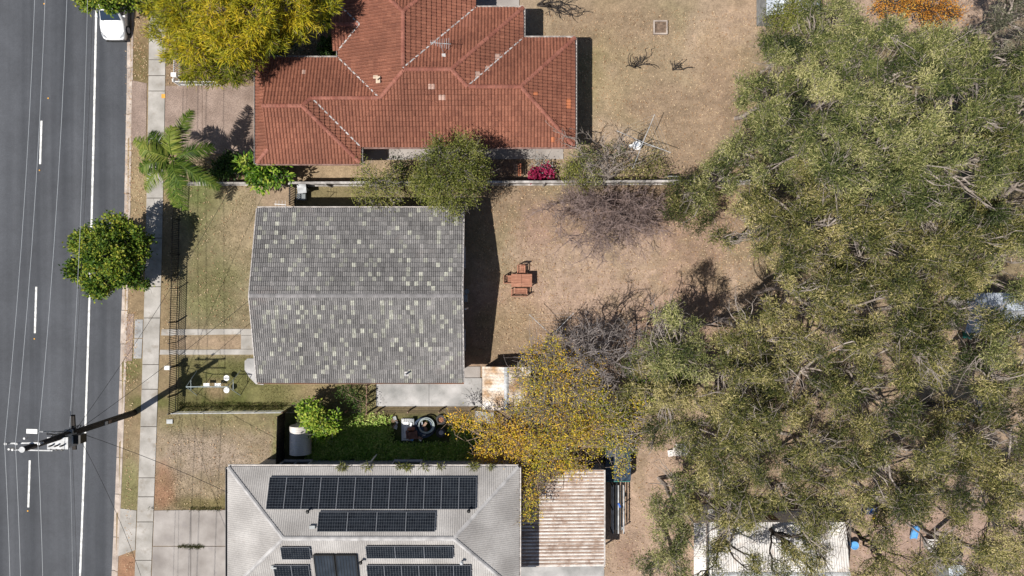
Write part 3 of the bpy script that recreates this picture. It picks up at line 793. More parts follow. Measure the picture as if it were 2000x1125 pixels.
for p, q in lines:                      # ridges and hips, where they are not buried under a higher wing
    p = np.array(p); q = np.array(q); L_ = np.linalg.norm(q - p); n = max(2, int(L_ / 0.1)); run = []
    for i in range(n + 1):
        x, y = p + (q - p) * i / n
        zz = zmax(x * 0.999999, y * 0.999999)
        run.append((x, y, zz))
    # own height varies linearly between eave / ridge heights of the wing
    za = zb = None
    for f in faces:
        if f.inside(*p) and f.inside(*q):
            if abs(f.z(*p)) and (za is None): za, zb = f.z(*p), f.z(*q)
    if za is None: continue
    pn = np.array((-(q - p)[1], (q - p)[0])) / L_ * 0.3
    vis = []
    for i in range(n + 1):
        zl = za + (zb - za) * i / n; c0 = p + (q - p) * i / n
        vis.append(abs(zl - run[i][2]) < 0.09 and zmax(*(c0 + pn)) < zl - 0.035 and zmax(*(c0 - pn)) < zl - 0.035)
    i = 0
    while i <= n:
        if vis[i]:
            j = i
            while j < n and vis[j + 1]: j += 1
            if (j - i) * L_ / n > 0.5:
                A = p + (q - p) * i / n; Bq = p + (q - p) * j / n
                ridge_caps(red, (A[0], A[1], za + (zb - za) * i / n), (Bq[0], Bq[1], za + (zb - za) * j / n), M['redridge'], 0.14, 0.42, 0.06)
            i = j + 1
        else: i += 1
# valley flashings (pale metal showing between the wings)
for (x0, y0), (x1, y1) in (((661, 113), (747, 200)), ((661, 99), (706, 54)), ((661, 9), (706, 54)), ((929, 15), (795, 149)), ((1022, 74), (916, 180)), ((705, 287.5), (618, 200))):
    pa = E(x0, y0); pb = E(x1, y1)
    A = np.array((pa[0], pa[1], ZE)); n = 12
    d = np.array(pb) - np.array(pa); nn = np.array((-d[1], d[0])) / np.linalg.norm(d)
    b = B(); Vv = []
    for i in range(n + 1):
        x, y = np.array(pa) + d * i / n
        z = ZE + PT * min(abs(x - pa[0]), abs(y - pa[1])) + 0.085
        Vv += [(x - nn[0] * 0.045, y - nn[1] * 0.045, z), (x + nn[0] * 0.045, y + nn[1] * 0.045, z)]
    b.add(Vv, [(2 * i, 2 * i + 1, 2 * i + 3, 2 * i + 2) for i in range(n)])
    b.build("valley_flashing", M['flash'], red)
# gutters along the eaves
def gutter(root, pts, z, mt, wid=0.12, name="gutter"):
    for (xa, ya), (xb, yb) in zip(pts[:-1], pts[1:]):
        L_ = math.hypot(xb - xa, yb - ya); rz = math.atan2(yb - ya, xb - xa)
        nx2, ny2 = math.sin(rz), -math.cos(rz)
        c = ((xa + xb) / 2 + nx2 * wid * 0.5, (ya + yb) / 2 + ny2 * wid * 0.5)
        b = B()
        b.box((c[0], c[1], z - 0.09), (L_, wid, 0.02), rz)
        b.box((c[0] + nx2 * wid * .5, c[1] + ny2 * wid * .5, z - 0.04), (L_, 0.02, 0.12), rz)
        b.build(name, mt, root)
def EP(*pp): return [tuple(E(*q)) for q in pp]
gutter(red, EP((500, 320), (705, 320)), ZE, M['redgutter'], .09); gutter(red, EP((705, 320), (705, 288)), ZE, M['palegutter'])
gutter(red, EP((706, 287.5), (1123, 287.5)), ZE, M['redgutter'], .09); gutter(red, EP((1123, 287.5), (1123, 74)), ZE, M['palegutter'])
gutter(red, EP((1123, 74), (1022, 74)), ZE, M['palegutter']); gutter(red, EP((1022, 74), (1022, 15)), ZE, M['palegutter']); gutter(red, EP((1022, 15), (929, 15)), ZE, M['palegutter'])
gutter(red, EP((661, 113), (500, 113)), ZE, M['palegutter']); gutter(red, EP((500, 113), (500, 320)), ZE, M['palegutter']); gutter(red, EP((661, 99), (661, 113)), ZE, M['palegutter'])
# walls
def wall_box(root, x0, y0, x1, y1, z1, mt, inset=0.5):
    a, b, c, d = x0 + inset, y0 + inset, x1 - inset, y1 - inset
    B().box(((a + c) / 2, (b + d) / 2, z1 / 2), (c - a, d - b, z1)).build("wall", mt, root)
    return a, b, c, d
for r_ in ((800, 74, 1123, 287.5), (795, 15, 1022, 287.4), (661, -92, 929, 287.3), (600, 113, 795, 287.2), (500, 113, 705, 320)):
    q = rrect(*r_); wall_box(red, *q, ZE - 0.02, M['brick'])
q = rrect(800, 74, 1123, 287.5)
for fx in (0.55, 0.75, 0.9): window(red, (q[0] + (q[2] - q[0]) * fx, q[1] + 0.5, 1.5), 1.6, 1.1, (0, -1))
for fy in (0.3, 0.7): window(red, (q[2] - 0.5, q[1] + (q[3] - q[1]) * fy, 1.5), 1.5, 1.1, (1, 0))
dd = B().box((q[0] + 1.2, q[1] + 0.48, 1.05), (0.9, 0.06, 2.05)).build("door", M['oldtimber'], red)
B().box((q[0] + 1.5, q[1] + 0.42, 1.0), (0.04, 0.08, 0.12)).build("handle", M['alu'], dd)
# dutch gable infill
g0 = E(526, 113 + 26); g1 = E(526, 320 - 26); gm = E(526, 216.5)
zs = ZE + PT * 26 * 0.03385; zr = ZE + PT * 103.5 * 0.03385
B().add([(g0[0] + .05, g0[1], zs), (g1[0] + .05, g1[1], zs), (gm[0] + .05, gm[1], zr - .06), (g0[0] + .2, g0[1], zs), (g1[0] + .2, g1[1], zs), (gm[0] + .2, gm[1], zr - .06)],
        [(0, 1, 2), (5, 4, 3), (0, 3, 4, 1), (1, 4, 5, 2), (2, 5, 3, 0)]).build("gable_infill", M['white'], red)
# television aerial and roof vent
ae = thing("television_aerial", "thin silver television aerial on the red tiled roof", "aerial", P(868, 110, 3.6))
p = P(868, 110, 3.5)
b = B().tube([(p[0], p[1], 3.2), (p[0] - 0.1, p[1] + 0.3, 5.0)], 0.02); b.build("mast", M['galv'], ae)
b = B().tube([(p[0] - 0.75, p[1] + 0.38, 4.95), (p[0] + 0.55, p[1] + 0.28, 4.95)], 0.018); b.build("boom", M['galv'], ae)
for i in range(9):
    x = p[0] - 0.7 + i * 0.14; y = p[1] + 0.38 - i * 0.011; l_ = 0.13 + 0.03 * i
    B().tube([(x, y - l_, 4.97), (x, y + l_, 4.97)], 0.010, 5).build("element", M['galv'], ae)
p = P(739, 156, 3.7)
v_ = thing("roof_vent", "cream square roof vent with a small pipe on the red tiles", "vent", p)
B().box((p[0], p[1], 3.72), (0.30, 0.42, 0.10), 0, tilt=(0, -0.3)).build("flashing", M['creamtile'], v_); B().cyl((p[0], p[1]), 0.05, 3.7, 4.05, 10).build("pipe", M['creamtile'], v_)
p = P(867, 109, 3.8); v2 = thing("pale_roof_tile_vent", "small pale square vent beside the television aerial", "vent", (p[0], p[1], 3.4))
B().box((p[0], p[1], zmax(p[0], p[1]) + 0.09), (0.24, 0.2, 0.08), tilt=(0.35, 0)).build("cover", M['flash'], v2)

# ---------------------------------------------------------------- grey tiled gable house
GE, GR = 3.0, 4.36
ga = P(502, 747, GE); gb = P(906, 407, GE)
gx0, gy0, gx1, gy1 = ga[0], ga[1], gb[0], gb[1]; gmid = (gy0 + gy1) / 2; gp = (GR - GE) / ((gy1 - gy0) / 2)
grey = thing("grey_tiled_house", "gable house with charcoal tile roof speckled with pale tiles", "house", ((gx0 + gx1) / 2, gmid, 0))
gf = [Face([(gx0, gmid), (gx1, gmid), (gx1, gy1), (gx0, gy1)], (0, 1), GE, gp), Face([(gx0, gmid), (gx1, gmid), (gx1, gy0), (gx0, gy0)], (0, -1), GE, gp)]
roof_deck(grey, gf, M['deck'])
cnt = [0]; lit = []
PROF = PROF_D
def pick_grey(x, y, f):
    pr = 0.125 if f.d[1] > 0 else 0.135
    pr *= 0.75 + 0.5 * float(vnoise(np.array([x * 0.6]), np.array([y * 0.6]), 5)[0])
    if random.random() < pr * 1.3 and cnt[0] < 300 and not any(abs(x - a) < .4 and abs(y - b) < .1 for a, b in lit[-60:]):
        cnt[0] += 1; lit.append((x, y)); return M['lighttile']
    return None
tile_roof(grey, gf, 0.27, 0.30, M['greytile'], pick_grey)
ridge_caps(grey, (gx0 + 0.05, gmid, GR), (gx1 - 0.05, gmid, GR), M['greyridge'], 0.15, 0.42, 0.03)
gutter(grey, [(gx1, gy1), (gx0, gy1)], GE, M['palegutter']); gutter(grey, [(gx0, gy0), (gx1, gy0)], GE, M['rustgutter'], .09)
for x in (gx0 - 0.02, gx1 + 0.02):
    for s_, ye in ((1, gy1), (-1, gy0)):
        b = B(); y0_, y1_ = gmid, ye
        b.add([(x - .03, y0_, GR + .05), (x + .03, y0_, GR + .05), (x + .03, y1_, GE + .05), (x - .03, y1_, GE + .05), (x - .03, y0_, GR - .16), (x + .03, y0_, GR - .16), (x + .03, y1_, GE - .16), (x - .03, y1_, GE - .16)],
              [(0, 1, 2, 3), (7, 6, 5, 4), (0, 4, 5, 1), (1, 5, 6, 2), (2, 6, 7, 3), (3, 7, 4, 0)])
        b.build("barge_board", M['palegutter'], grey)
wx0, wy0, wx1, wy1 = gx0 + 0.45, gy0 + 0.55, gx1 - 0.18, gy1 - 0.55
wb = B(); zt = GE - 0.02; zg = GR - 0.12 - 0.0
wb.add([(wx0, wy0, 0), (wx1, wy0, 0), (wx1, wy1, 0), (wx0, wy1, 0), (wx0, wy0, zt), (wx1, wy0, zt), (wx1, wy1, zt), (wx0, wy1, zt), (wx0, gmid, zg), (wx1, gmid, zg)],
       [(0, 1, 5, 4), (2, 3, 7, 6), (1, 2, 6, 9, 5), (3, 0, 4, 8, 7), (0, 3, 2, 1)])
wb.build("wall", M['render'], grey)
for fy in (0.2, 0.75): window(grey, (wx1, wy0 + (wy1 - wy0) * fy, 1.5), 1.4, 1.1, (1, 0))
for fx in (0.2, 0.5, 0.8):
    window(grey, (wx0 + (wx1 - wx0) * fx, wy0, 1.5), 1.5, 1.1, (0, -1)); window(grey, (wx0 + (wx1 - wx0) * fx, wy1, 1.5), 1.5, 1.1, (0, 1))
for fy in (0.2, 0.6): window(grey, (wx0, wy0 + (wy1 - wy0) * fy, 1.5), 1.8, 1.2, (-1, 0))
d_ = B().box((wx0 - 0.02, gmid - 1.8, 1.05), (0.06, 0.9, 2.05)).build("door", M['oldtimber'], grey)
B().box((wx0 - 0.08, gmid - 1.5, 1.0), (0.1, 0.04, 0.1)).build("handle", M['alu'], d_)
p = P(794, 730, 3.2); v_ = thing("roof_vent_pipe", "small grey vent pipe near the lower eave of the charcoal roof", "vent", p)
B().cyl((p[0], p[1]), 0.06, 3.1, 3.75, 10).build("pipe", M['galv'], v_); B().box((p[0], p[1] , 3.2), (0.3, 0.3, 0.05), tilt=(0.23, 0)).build("flashing", M['flash'], v_)
hw = thing("wall_meter_box", "white pipes and meter box on the gable wall above the yard", "meter box", (gx1 + 0.05, gmid - 0.1, 1.8))
B().box((gx1 + 0.0, gmid - 0.2, 1.8), (0.35, 0.5, 0.7)).build("box", M['greybox'], hw); B().tube([(gx1 + .1, gmid - 0.9, 0.3), (gx1 + .1, gmid - 0.9, 3.0)], 0.05).build("pipe", M['white'], hw)
B().cyl((gx1 + 0.12, gmid + 0.25), 0.16, 1.6, 2.0, 14).build("dish", M['greybox'], hw)

# ---------------------------------------------------------------- corrugated hip house with solar panels
SE = 5.0
s0 = P(445, 912, SE); sx0, sy1 = s0[0], s0[1]; sx1 = P(1013, 912, SE)[0]; hd = 3.94; sy0 = sy1 - 2 * hd; sp = 1.48 / hd; SR = SE + 1.48; smid = sy1 - hd
solar = thing("corrugated_roof_house", "tall house with pale grey corrugated hip roof carrying solar panels", "house", ((sx0 + sx1) / 2, smid, 0))
def corrugated(name, root, u0, u1, vfun, pt, mt, pitch=0.13, amp=0.017, seg=4, prof=None):
    """sheet with ribs running upslope. u along the eave; vfun(u) -> (v0, v1); pt(u, v, h) -> point"""
    V = []; F = []
    n = int((u1 - u0) / pitch * seg)
    for i in range(n + 1):
        u = u0 + (u1 - u0) * i / n
        ph = u / pitch
        if prof is None: h = amp * math.cos(2 * math.pi * ph)
        else: h = amp * prof(ph % 1.0)
        v0, v1 = vfun(u)
        V += [pt(u, v0, h), pt(u, v1, h)]
    F = [(2 * i, 2 * i + 2, 2 * i + 3, 2 * i + 1) for i in range(n)]
    me = raw_mesh(name, V, F, mt, [0.5] * len(F), True)
    return mobj(name, me, root)
def hipv(u): return (-0.03, max(0.0, min(u - sx0, sx1 - u, hd)))
def endv(u): return (-0.03, max(0.0, min(u - sy0, sy1 - u)))
corrugated("roof_sheet", solar, sx0, sx1, hipv, lambda u, v, h: (u, sy1 - v, SE + sp * v + h), M['corr'])
corrugated("roof_sheet", solar, sx0, sx1, hipv, lambda u, v, h: (u, sy0 + v, SE + sp * v + h), M['corr'])
corrugated("roof_sheet", solar, sy0, sy1, endv, lambda u, v, h: (sx0 + v, u, SE + sp * v + h), M['corr'])
corrugated("roof_sheet", solar, sy0, sy1, endv, lambda u, v, h: (sx1 - v, u, SE + sp * v + h), M['corr'])
def capping(root, a, b, wid, mt, name="ridge_capping", lift=0.03):
    a = np.array(a, float); b = np.array(b, float); d = b - a; n = np.array((-d[1], d[0], 0)); n /= np.linalg.norm(n)
    V = []
    for p_ in (a, b):
        V += [p_ - n * wid + (0, 0, lift - 0.2 * wid), p_ - n * 0.03 + (0, 0, lift + 0.035), p_ + n * 0.03 + (0, 0, lift + 0.035), p_ + n * wid + (0, 0, lift - 0.2 * wid)]
    B().add(V, [(0, 1, 5, 4), (1, 2, 6, 5), (2, 3, 7, 6)]).build(name, mt, root)
rl_ = (sx0 + hd, smid, SR); rr_ = (sx1 - hd, smid, SR)
capping(solar, rl_, rr_, 0.13, M['corrcap'])
for cx, cy, rr2 in ((sx0, sy1, rl_), (sx0, sy0, rl_), (sx1, sy1, rr_), (sx1, sy0, rr_)): capping(solar, (cx, cy, SE + .01), rr2, 0.12, M['corrcap'])
gutter(solar, [(sx1, sy1), (sx0, sy1)], SE, M['palegutter'], 0.14); gutter(solar, [(sx0, sy1), (sx0, sy0)], SE, M['gutter'], 0.14); gutter(solar, [(sx0, sy0), (sx1, sy0)], SE, M['palegutter'], 0.14); gutter(solar, [(sx1, sy0), (sx1, sy1)], SE, M['palegutter'], 0.14)
wy_top = P(0, 897, 0)[1]
B().box(((sx0 + sx1) / 2 + .0, (wy_top + sy0 + 0.6) / 2, 2.45), (sx1 - sx0 - 1.2, wy_top - sy0 - 0.6, 4.9)).build("wall", M['greywall'], solar)
B().box(((sx0 + sx1) / 2, smid, SE - 0.06), (sx1 - sx0 - 0.02, 2 * hd - 0.02, 0.04)).build("soffit", M['render'], solar)
for px_ in (588, 800):
    q = P(px_, 897, 0); window(solar, (q[0], wy_top, 1.2), 1.9, 1.1, (0, 1)); window(solar, (q[0], wy_top, 3.9), 1.9, 1.1, (0, 1))
for fy in (0.3, 0.7): window(solar, (sx0 + 0.6, sy0 + (sy1 - sy0) * fy, 3.9), 1.8, 1.2, (-1, 0)); window(solar, (sx0 + 0.6, sy0 + (sy1 - sy0) * fy, 1.2), 1.8, 1.2, (-1, 0))
# panels
def zs_top(y): return SE + sp * (sy1 - y)
def zs_bot(y): return SE + sp * (y - sy0)
PMESH = {}
def panel_meshes(wx, wy, cu, cv):
    key = (round(wx, 3), round(wy, 3), cu, cv)
    if key in PMESH: return PMESH[key]
    f = B()
    for x in (-wx / 2, wx / 2): f.box((x, 0, 0), (0.016, wy + 0.016, 0.05))
    for y in (-wy / 2, wy / 2): f.box((0, y, 0), (wx - 0.017, 0.016, 0.049))
    V = np.array(f.v); fr_ = raw_mesh("frame", V, f.f, M['alu'], f.t)
    c = B(); gu = wx / cu; gv = wy / cv
    for i in range(cu):
        for j in range(cv):
            c.box((-wx / 2 + gu * (i + .5), -wy / 2 + gv * (j + .5), 0.008), (gu - 0.018, gv - 0.018, 0.016))
    ce = raw_mesh("solar_cells", np.array(c.v), c.f, M['cell'], c.t)
    g = B().box((0, 0, -0.006), (wx - 0.03, wy - 0.03, 0.012)); gr = raw_mesh("backing_sheet", np.array(g.v), g.f, M['cellgrid'], g.t)
    PMESH[key] = (fr_, ce, gr)
    return PMESH[key]
def array(px0, px1, py0, py1, n, top, cu, cv, label, z=5.8):
    a = P(px0, py1, z); b = P(px1, py0, z)
    for _ in range(3):
        ym = (a[1] + b[1]) / 2; z = (zs_top(ym) if top else zs_bot(ym)) + 0.13
        a = P(px0, py1, z); b = P(px1, py0, z)
    ang = math.atan(sp); pw = (b[0] - a[0]) / n; wy = (b[1] - a[1]) / math.cos(ang); xm = (a[0] + b[0]) / 2
    t = thing("solar_array", label, "solar panels", (xm, ym, z), "solar arrays on the corrugated roof")
    t.rotation_euler = (-ang if top else ang, 0, 0)
    fr_, ce, gr = panel_meshes(pw - 0.02, wy, cu, cv)
    for i in range(n):
        o = bpy.data.objects.new("solar_panel", gr); COL.objects.link(o); o.parent = t; o.location = (-(b[0] - a[0]) / 2 + pw * (i + .5), 0, 0)
        for nm, me_ in (("frame", fr_), ("solar_cells", ce)):
            c = bpy.data.objects.new(nm, me_); COL.objects.link(c); c.parent = o
    for k in (-.28, .28):
        bb = B().box((0, k * wy, -.06), (b[0] - a[0] + .12, .05, .05)); o = bpy.data.objects.new("mounting_rail", raw_mesh("mounting_rail", np.array(bb.v), bb.f, M['alu'], bb.t)); COL.objects.link(o); o.parent = t
ORD = ("first", "second", "third", "fourth", "fifth", "sixth", "seventh", "eighth")
array(523, 930, 935, 991, 12, True, 6, 12, "long row of twelve dark solar panels nearest the roof gutter")
array(621, 850, 1002, 1036, 4, True, 12, 6, "row of four dark solar panels just above the roof ridge")
array(549, 606, 1067, 1094, 1, False, 12, 6, "single dark solar panel left of the water collectors")
array(715, 885, 1065, 1092, 3, False, 12, 6, "row of three dark solar panels just below the roof ridge")
array(537, 606, 1100, 1157, 2, False, 6, 12, "pair of dark solar panels left of the water collectors at bottom edge")
array(718, 920, 1100, 1157, 6, False, 6, 12, "row of six dark solar panels at the bottom edge")
for i, (xa, xb) in enumerate(((616, 655), (658, 698))):
    z = zs_bot(P(0, 1115, 6)[1]) + .15; a = P(xa, 1160, z); b = P(xb, 1079, z); ym = (a[1] + b[1]) / 2; z = zs_bot(ym) + 0.13
    t = thing("solar_water_collector", ("left" if i == 0 else "right") + " of two dark glass solar water collectors on the corrugated roof", "solar collector", ((a[0] + b[0]) / 2, ym, z), "solar water collectors")
    t.rotation_euler = (math.atan(sp), 0, 0)
    wx_, wy_ = b[0] - a[0], (b[1] - a[1]) / math.cos(math.atan(sp))
    f = B()
    for x in (-wx_ / 2, wx_ / 2): f.box((x, 0, 0), (0.05, wy_, 0.12))
    for y in (-wy_ / 2, wy_ / 2): f.box((0, y, 0), (wx_ - 0.05, 0.06, 0.119))
    for nm, bb, mt_ in (("frame", f, M['black']), ("glass", B().box((0, 0, 0.02), (wx_ - 0.05, wy_ - 0.06, 0.03)), M['collector'])):
        o = bpy.data.objects.new(nm, raw_mesh(nm, np.array(bb.v), bb.f, mt_, bb.t)); COL.objects.link(o); o.parent = t
    for k in range(7):
        bb = B().box((-wx_ / 2 + wx_ * (k + .5) / 7, 0, 0.04), (0.02, wy_ - .1, 0.012))
        o = bpy.data.objects.new("riser", raw_mesh("riser", np.array(bb.v), bb.f, M['black'], bb.t)); COL.objects.link(o); o.parent = t
for px_, py_, nm, lab in ((603, 997, "roof_vent", "dark vent pipe below the left end of the long panel row"), (916, 996, "roof_vent", "dark vent pipe below the right end of the long panel row"),
                          (902, 1097, "roof_vent", "pale cowl vent beside the lowest panel row"), (706, 1096, "roof_vent", "small dark vent right of the water collectors")):
    q = P(px_, py_, 6.0); top = py_ < 1052; z = zs_top(q[1]) if top else zs_bot(q[1])
    t = thing(nm, lab, "vent", (q[0], q[1], z)); mt_ = M['galv'] if py_ == 1097 else M['black']
    B().cyl((q[0], q[1]), 0.05, z - .05, z + .38, 10).build("pipe", mt_, t); B().cyl((q[0], q[1]), 0.12, z + .36, z + .44, 12, r2=0.05).build("cowl", mt_, t)
for px_, py_, lab in ((612, 1027, "grey isolator box left of the row of four panels"), (532, 1111, "grey isolator box left of the lowest pair of panels")):
    q = P(px_, py_, 6.1); z = (zs_top(q[1]) if py_ < 1052 else zs_bot(q[1]))
    t = thing("isolator_box", lab, "electrical box", (q[0], q[1], z)); B().box((q[0], q[1], z + .08), (0.34, 0.2, 0.12)).build("box", M['greybox'], t); B().tube([(q[0] + .15, q[1], z + .05), (q[0] + .5, q[1], z + .05)], 0.02).build("conduit", M['greybox'], t)
p0 = P(738, 885, 0); p1 = P(702, 908, 4.8)
t = thing("downpipe_strut", "slanting white pipe from the corrugated roof eave to the garden", "pipe", (p0[0], p0[1], 0))
B().tube([(p0[0], p0[1], 2.4), (P(702, 908, 4.8)[0], sy1 + .1, 4.8)], 0.045, 8).build("pipe", M['white'], t); B().tube([(p0[0], p0[1], 0), (p0[0], p0[1], 2.45)], 0.05, 8).build("post", M['white'], t)

# ---------------------------------------------------------------- carport, sheds
def trap(ph): return 1.0 if ph < 0.30 else (0.0 if 0.42 < ph < 0.88 else (1 - (ph - .30) / .12 if ph < .5 else (ph - .88) / .12))
ca_ = P(1017, 1107, 2.6); cb_ = P(1180, 918, 2.6)
cp = thing("carport", "rusty white ribbed carport roof beside the corrugated roof house", "carport", ((ca_[0] + cb_[0]) / 2, (ca_[1] + cb_[1]) / 2, 0))
corrugated("roof_sheet", cp, ca_[1], cb_[1], lambda u: (0, cb_[0] - ca_[0]), lambda u, v, h: (ca_[0] + v, u, 2.66 - 0.03 * v + h), M['rusty'], 0.235, 0.045, 16, trap)
for k in range(int((cb_[1] - ca_[1]) / 0.235)):
    u = (math.floor(ca_[1] / 0.235) + 1 + k) * 0.235 + 0.65 * 0.235
    if u > cb_[1]: continue
    B().box(((ca_[0] + cb_[0]) / 2, u, 2.607), (cb_[0] - ca_[0] - .02, 0.075, 0.006), tilt=(0, 0.03)).build("rusty_trough", M['rusttrough'], cp)
for x in (ca_[0] + .1, cb_[0] - .15):
    for y in (ca_[1] + .15, (ca_[1] + cb_[1]) / 2, cb_[1] - .15): B().box((x, y, 1.27), (0.09, 0.09, 2.5)).build("post", M['galv'], cp)
for y in (ca_[1] + .15, cb_[1] - .15): B().box(((ca_[0] + cb_[0]) / 2, y, 2.46), (cb_[0] - ca_[0], 0.08, 0.12)).build("beam", M['galv'], cp)
B().box((cb_[0] + .03, (ca_[1] + cb_[1]) / 2, 2.55), (0.1, cb_[1] - ca_[1], 0.1)).build("gutter", M['palegutter'], cp)

def gable_shed(name, label, px0, py0, px1, py1, ze, zr, axis_, mt, wallmt, pitch=0.15, cat="shed"):
    a = P(px0, py1, ze); b = P(px1, py0, ze)
    t = thing(name, label, cat, ((a[0] + b[0]) / 2, (a[1] + b[1]) / 2, 0))
    xm = (a[0] + b[0]) / 2; ym = (a[1] + b[1]) / 2
    if axis_ == 'y':
        w2 = xm - a[0]; sl = (zr - ze) / w2
        corrugated("roof_sheet", t, a[1], b[1], lambda u: (0, w2), lambda u, v, h: (a[0] + v, u, ze + sl * v + h), mt, pitch, 0.025)
        corrugated("roof_sheet", t, a[1], b[1], lambda u: (0, w2), lambda u, v, h: (b[0] - v, u, ze + sl * v + h), mt, pitch, 0.025)
        capping(t, (xm, a[1], zr), (xm, b[1], zr), 0.15, M['galv'])
    else:
        w2 = ym - a[1]; sl = (zr - ze) / w2
        corrugated("roof_sheet", t, a[0], b[0], lambda u: (0, w2), lambda u, v, h: (u, a[1] + v, ze + sl * v + h), mt, pitch, 0.025)
        corrugated("roof_sheet", t, a[0], b[0], lambda u: (0, w2), lambda u, v, h: (u, b[1] - v, ze + sl * v + h), mt, pitch, 0.025)
        capping(t, (a[0], ym, zr), (b[0], ym, zr), 0.15, M['galv'])
    B().box((xm, ym, ze / 2 - .02), (b[0] - a[0] - .3, b[1] - a[1] - .3, ze - .05)).build("wall", wallmt, t)
    dr = B().box((xm, b[1] - .13, 0.95), (0.85, 0.05, 1.85)).build("door", M['oldtimber'], t)
    B().box((xm + .3, b[1] - .08, 0.95), (0.04, 0.08, 0.1)).build("handle", M['alu'], dr)
    return t, a, b
gable_shed("garden_shed", "small rusted iron shed under the yellow tree", 942, 716, 1036, 800, 1.9, 2.25, 'y', M['shedroof'], M['rusttrough'], 0.24)
gable_shed("blue_grey_shed", "pale blue grey steel shed at the top edge behind a green bush", 1497, -80, 1602, 30, 2.3, 2.8, 'y', M['blueroof'], M['greybox'])
gable_shed("white_outbuilding", "long white corrugated outbuilding shaded by gum branches", 1384, 1020, 1652, 1210, 2.7, 3.3, 'x', M['whiteroof'], M['white'], 0.16, "outbuilding")
a = P(1356, 1130, 2.2); b = P(1379, 1022, 2.2)
t = thing("lean_to", "narrow white lean-to on the left side of the white outbuilding", "lean-to", ((a[0] + b[0]) / 2, (a[1] + b[1]) / 2, 0))
corrugated("roof_sheet", t, a[1] - 1.5, b[1], lambda u: (0, b[0] - a[0]), lambda u, v, h: (a[0] + v, u, 2.1 + .15 * v + h), M['whiteroof'], 0.16, 0.025)
for y in (a[1] - 1.3, (a[1] + b[1]) / 2, b[1] - .1): B().box((a[0] + .08, y, 1.05), (0.08, 0.08, 2.1)).build("post", M['galv'], t)
B().box((b[0] + .12, (a[1] + b[1]) / 2 - .7, 2.33), (0.16, b[1] - a[1] + 1.5, 0.1)).build("gutter", M['gutter'], t)
gable_shed("slate_blue_house", "blue grey roofed building half hidden under gum foliage at the right edge", 1884, 572, 2120, 650, 2.4, 2.9, 'x', M['blueroof'], M['render'], 0.2, "building")
gable_shed("far_corner_shed", "small pale shed near the lower right corner among gum branches", 1852, 1104, 1885, 1150, 2.0, 2.2, 'x', M['blueroof'], M['greybox'])

# ------------------------------------------------------------------ fences
# black picket fence along the footpath
ff = thing("picket_fence", "black metal picket fence along the front lawn", "fence", P(348, 590))
fpts = [(353.5, 368), (351, 440), (349, 560), (346.5, 640), (345.5, 668), (347, 715), (344.5, 803)]
def along(pts, step):
    out = []
    W = [P(*q) for q in pts]
    for a, b in zip(W[:-1], W[1:]):
        L_ = np.linalg.norm(b - a); n = max(1, int(round(L_ / step)))
        out += [a + (b - a) * i / n for i in range(n)]
    return out + [W[-1]]
pk = B().box((0, 0, 0.585), (0.03, 0.03, 1.13)); pk.add([(-.011, -.011, 1.15), (.011, -.011, 1.15), (.011, .011, 1.15), (-.011, .011, 1.15), (0, 0, 1.2)], [(0, 1, 4), (1, 2, 4), (2, 3, 4), (3, 0, 4)])
pkm = raw_mesh("picket", np.array(pk.v), pk.f, M['black'], pk.t)
for p in along(fpts, 0.125): mobj("picket", pkm, ff, p)
W = [P(*q) for q in fpts]
for z in (0.14, 1.04):
    for a, b in zip(W[:-1], W[1:]):
        B().tube([(a[0], a[1], z), (b[0], b[1], z)], 0.028, 4).build("rail", M['black'], ff)
for q in ((353.5, 368), (352, 430), (350.6, 497), (349, 563), (346.8, 628), (345.5, 668), (347, 715), (345, 770), (344.5, 803)):
    p = P(*q); B().box((p[0], p[1], 0.62), (0.065, 0.065, 1.24)).build("post", M['black'], ff)
# white picket fence and gate of the red tiled house
def picket_run(name, label, pts, h, mt, step, post=2.0):
    t = thing(name, label, "fence", P(*pts[0]))
    m_ = B().box((0, 0, h / 2), (0.05, 0.025, h)); m_ = raw_mesh("picket", np.array(m_.v), m_.f, mt, m_.t)
    for p in along(pts, step): mobj("picket", m_, t, p, math.atan2(*(P(*pts[-1]) - P(*pts[-2]))[:2][::-1]))
    W = [P(*q) for q in pts]
    for a, b in zip(W[:-1], W[1:]):
        for z in (0.2, h - .05): B().tube([(a[0], a[1], z), (b[0], b[1], z)], 0.035, 4).build("rail", mt, t)
    for p in along(pts, post): B().box((p[0], p[1], h / 2 + .04), (0.09, 0.09, h + .08)).build("post", mt, t)
    return t
picket_run("white_fence", "white picket fence under the yellow green feathery tree", [(356, 20), (352, 164)], 1.0, M['white'], 0.14)
picket_run("white_side_fence", "white fence running from the corner beside the brown driveway", [(352, 167), (432, 167)], 1.0, M['white'], 0.14)
# timber boundary fence between the red and the grey house
def rail_fence(name, label, x0, x1, y0, y1, h, skip=()):
    a = P(x0, y0); b = P(x1, y1); L_ = np.linalg.norm(b - a); d = (b - a) / L_
    t = thing(name, label, "fence", a)
    n = int(L_ / 2.32)
    for i in range(n + 1):
        p = a + d * L_ * i / n
        B().box((p[0], p[1] - .05, h / 2), (0.11, 0.11, h + random.uniform(0, .06))).build("post", M['timber'], t)
    bb = B(); k = int(L_ / 0.115)
    for i in range(k):
        p = a + d * 0.115 * (i + .5); hh = h - random.uniform(0.0, 0.05)
        bb.box((p[0], p[1] + .04 + random.uniform(-.006, .006), hh / 2), (0.105, 0.018, hh), t=random.random())
    tag(bb.build("palings", M['timber'], t), kind="stuff")
    for i in range(n):
        p = a + d * L_ * i / n; q = a + d * L_ * (i + 1) / n; c = (p + q) / 2
        for z in (0.25, h - .12): B().box((c[0], c[1] - .01, z), (L_ / n - .02, 0.075, 0.05)).build("rail", M['timber'], t)
        B().box((c[0], c[1] + .02, h + .015), (L_ / n, 0.14, 0.03)).build("cap_board", M['timber'], t)
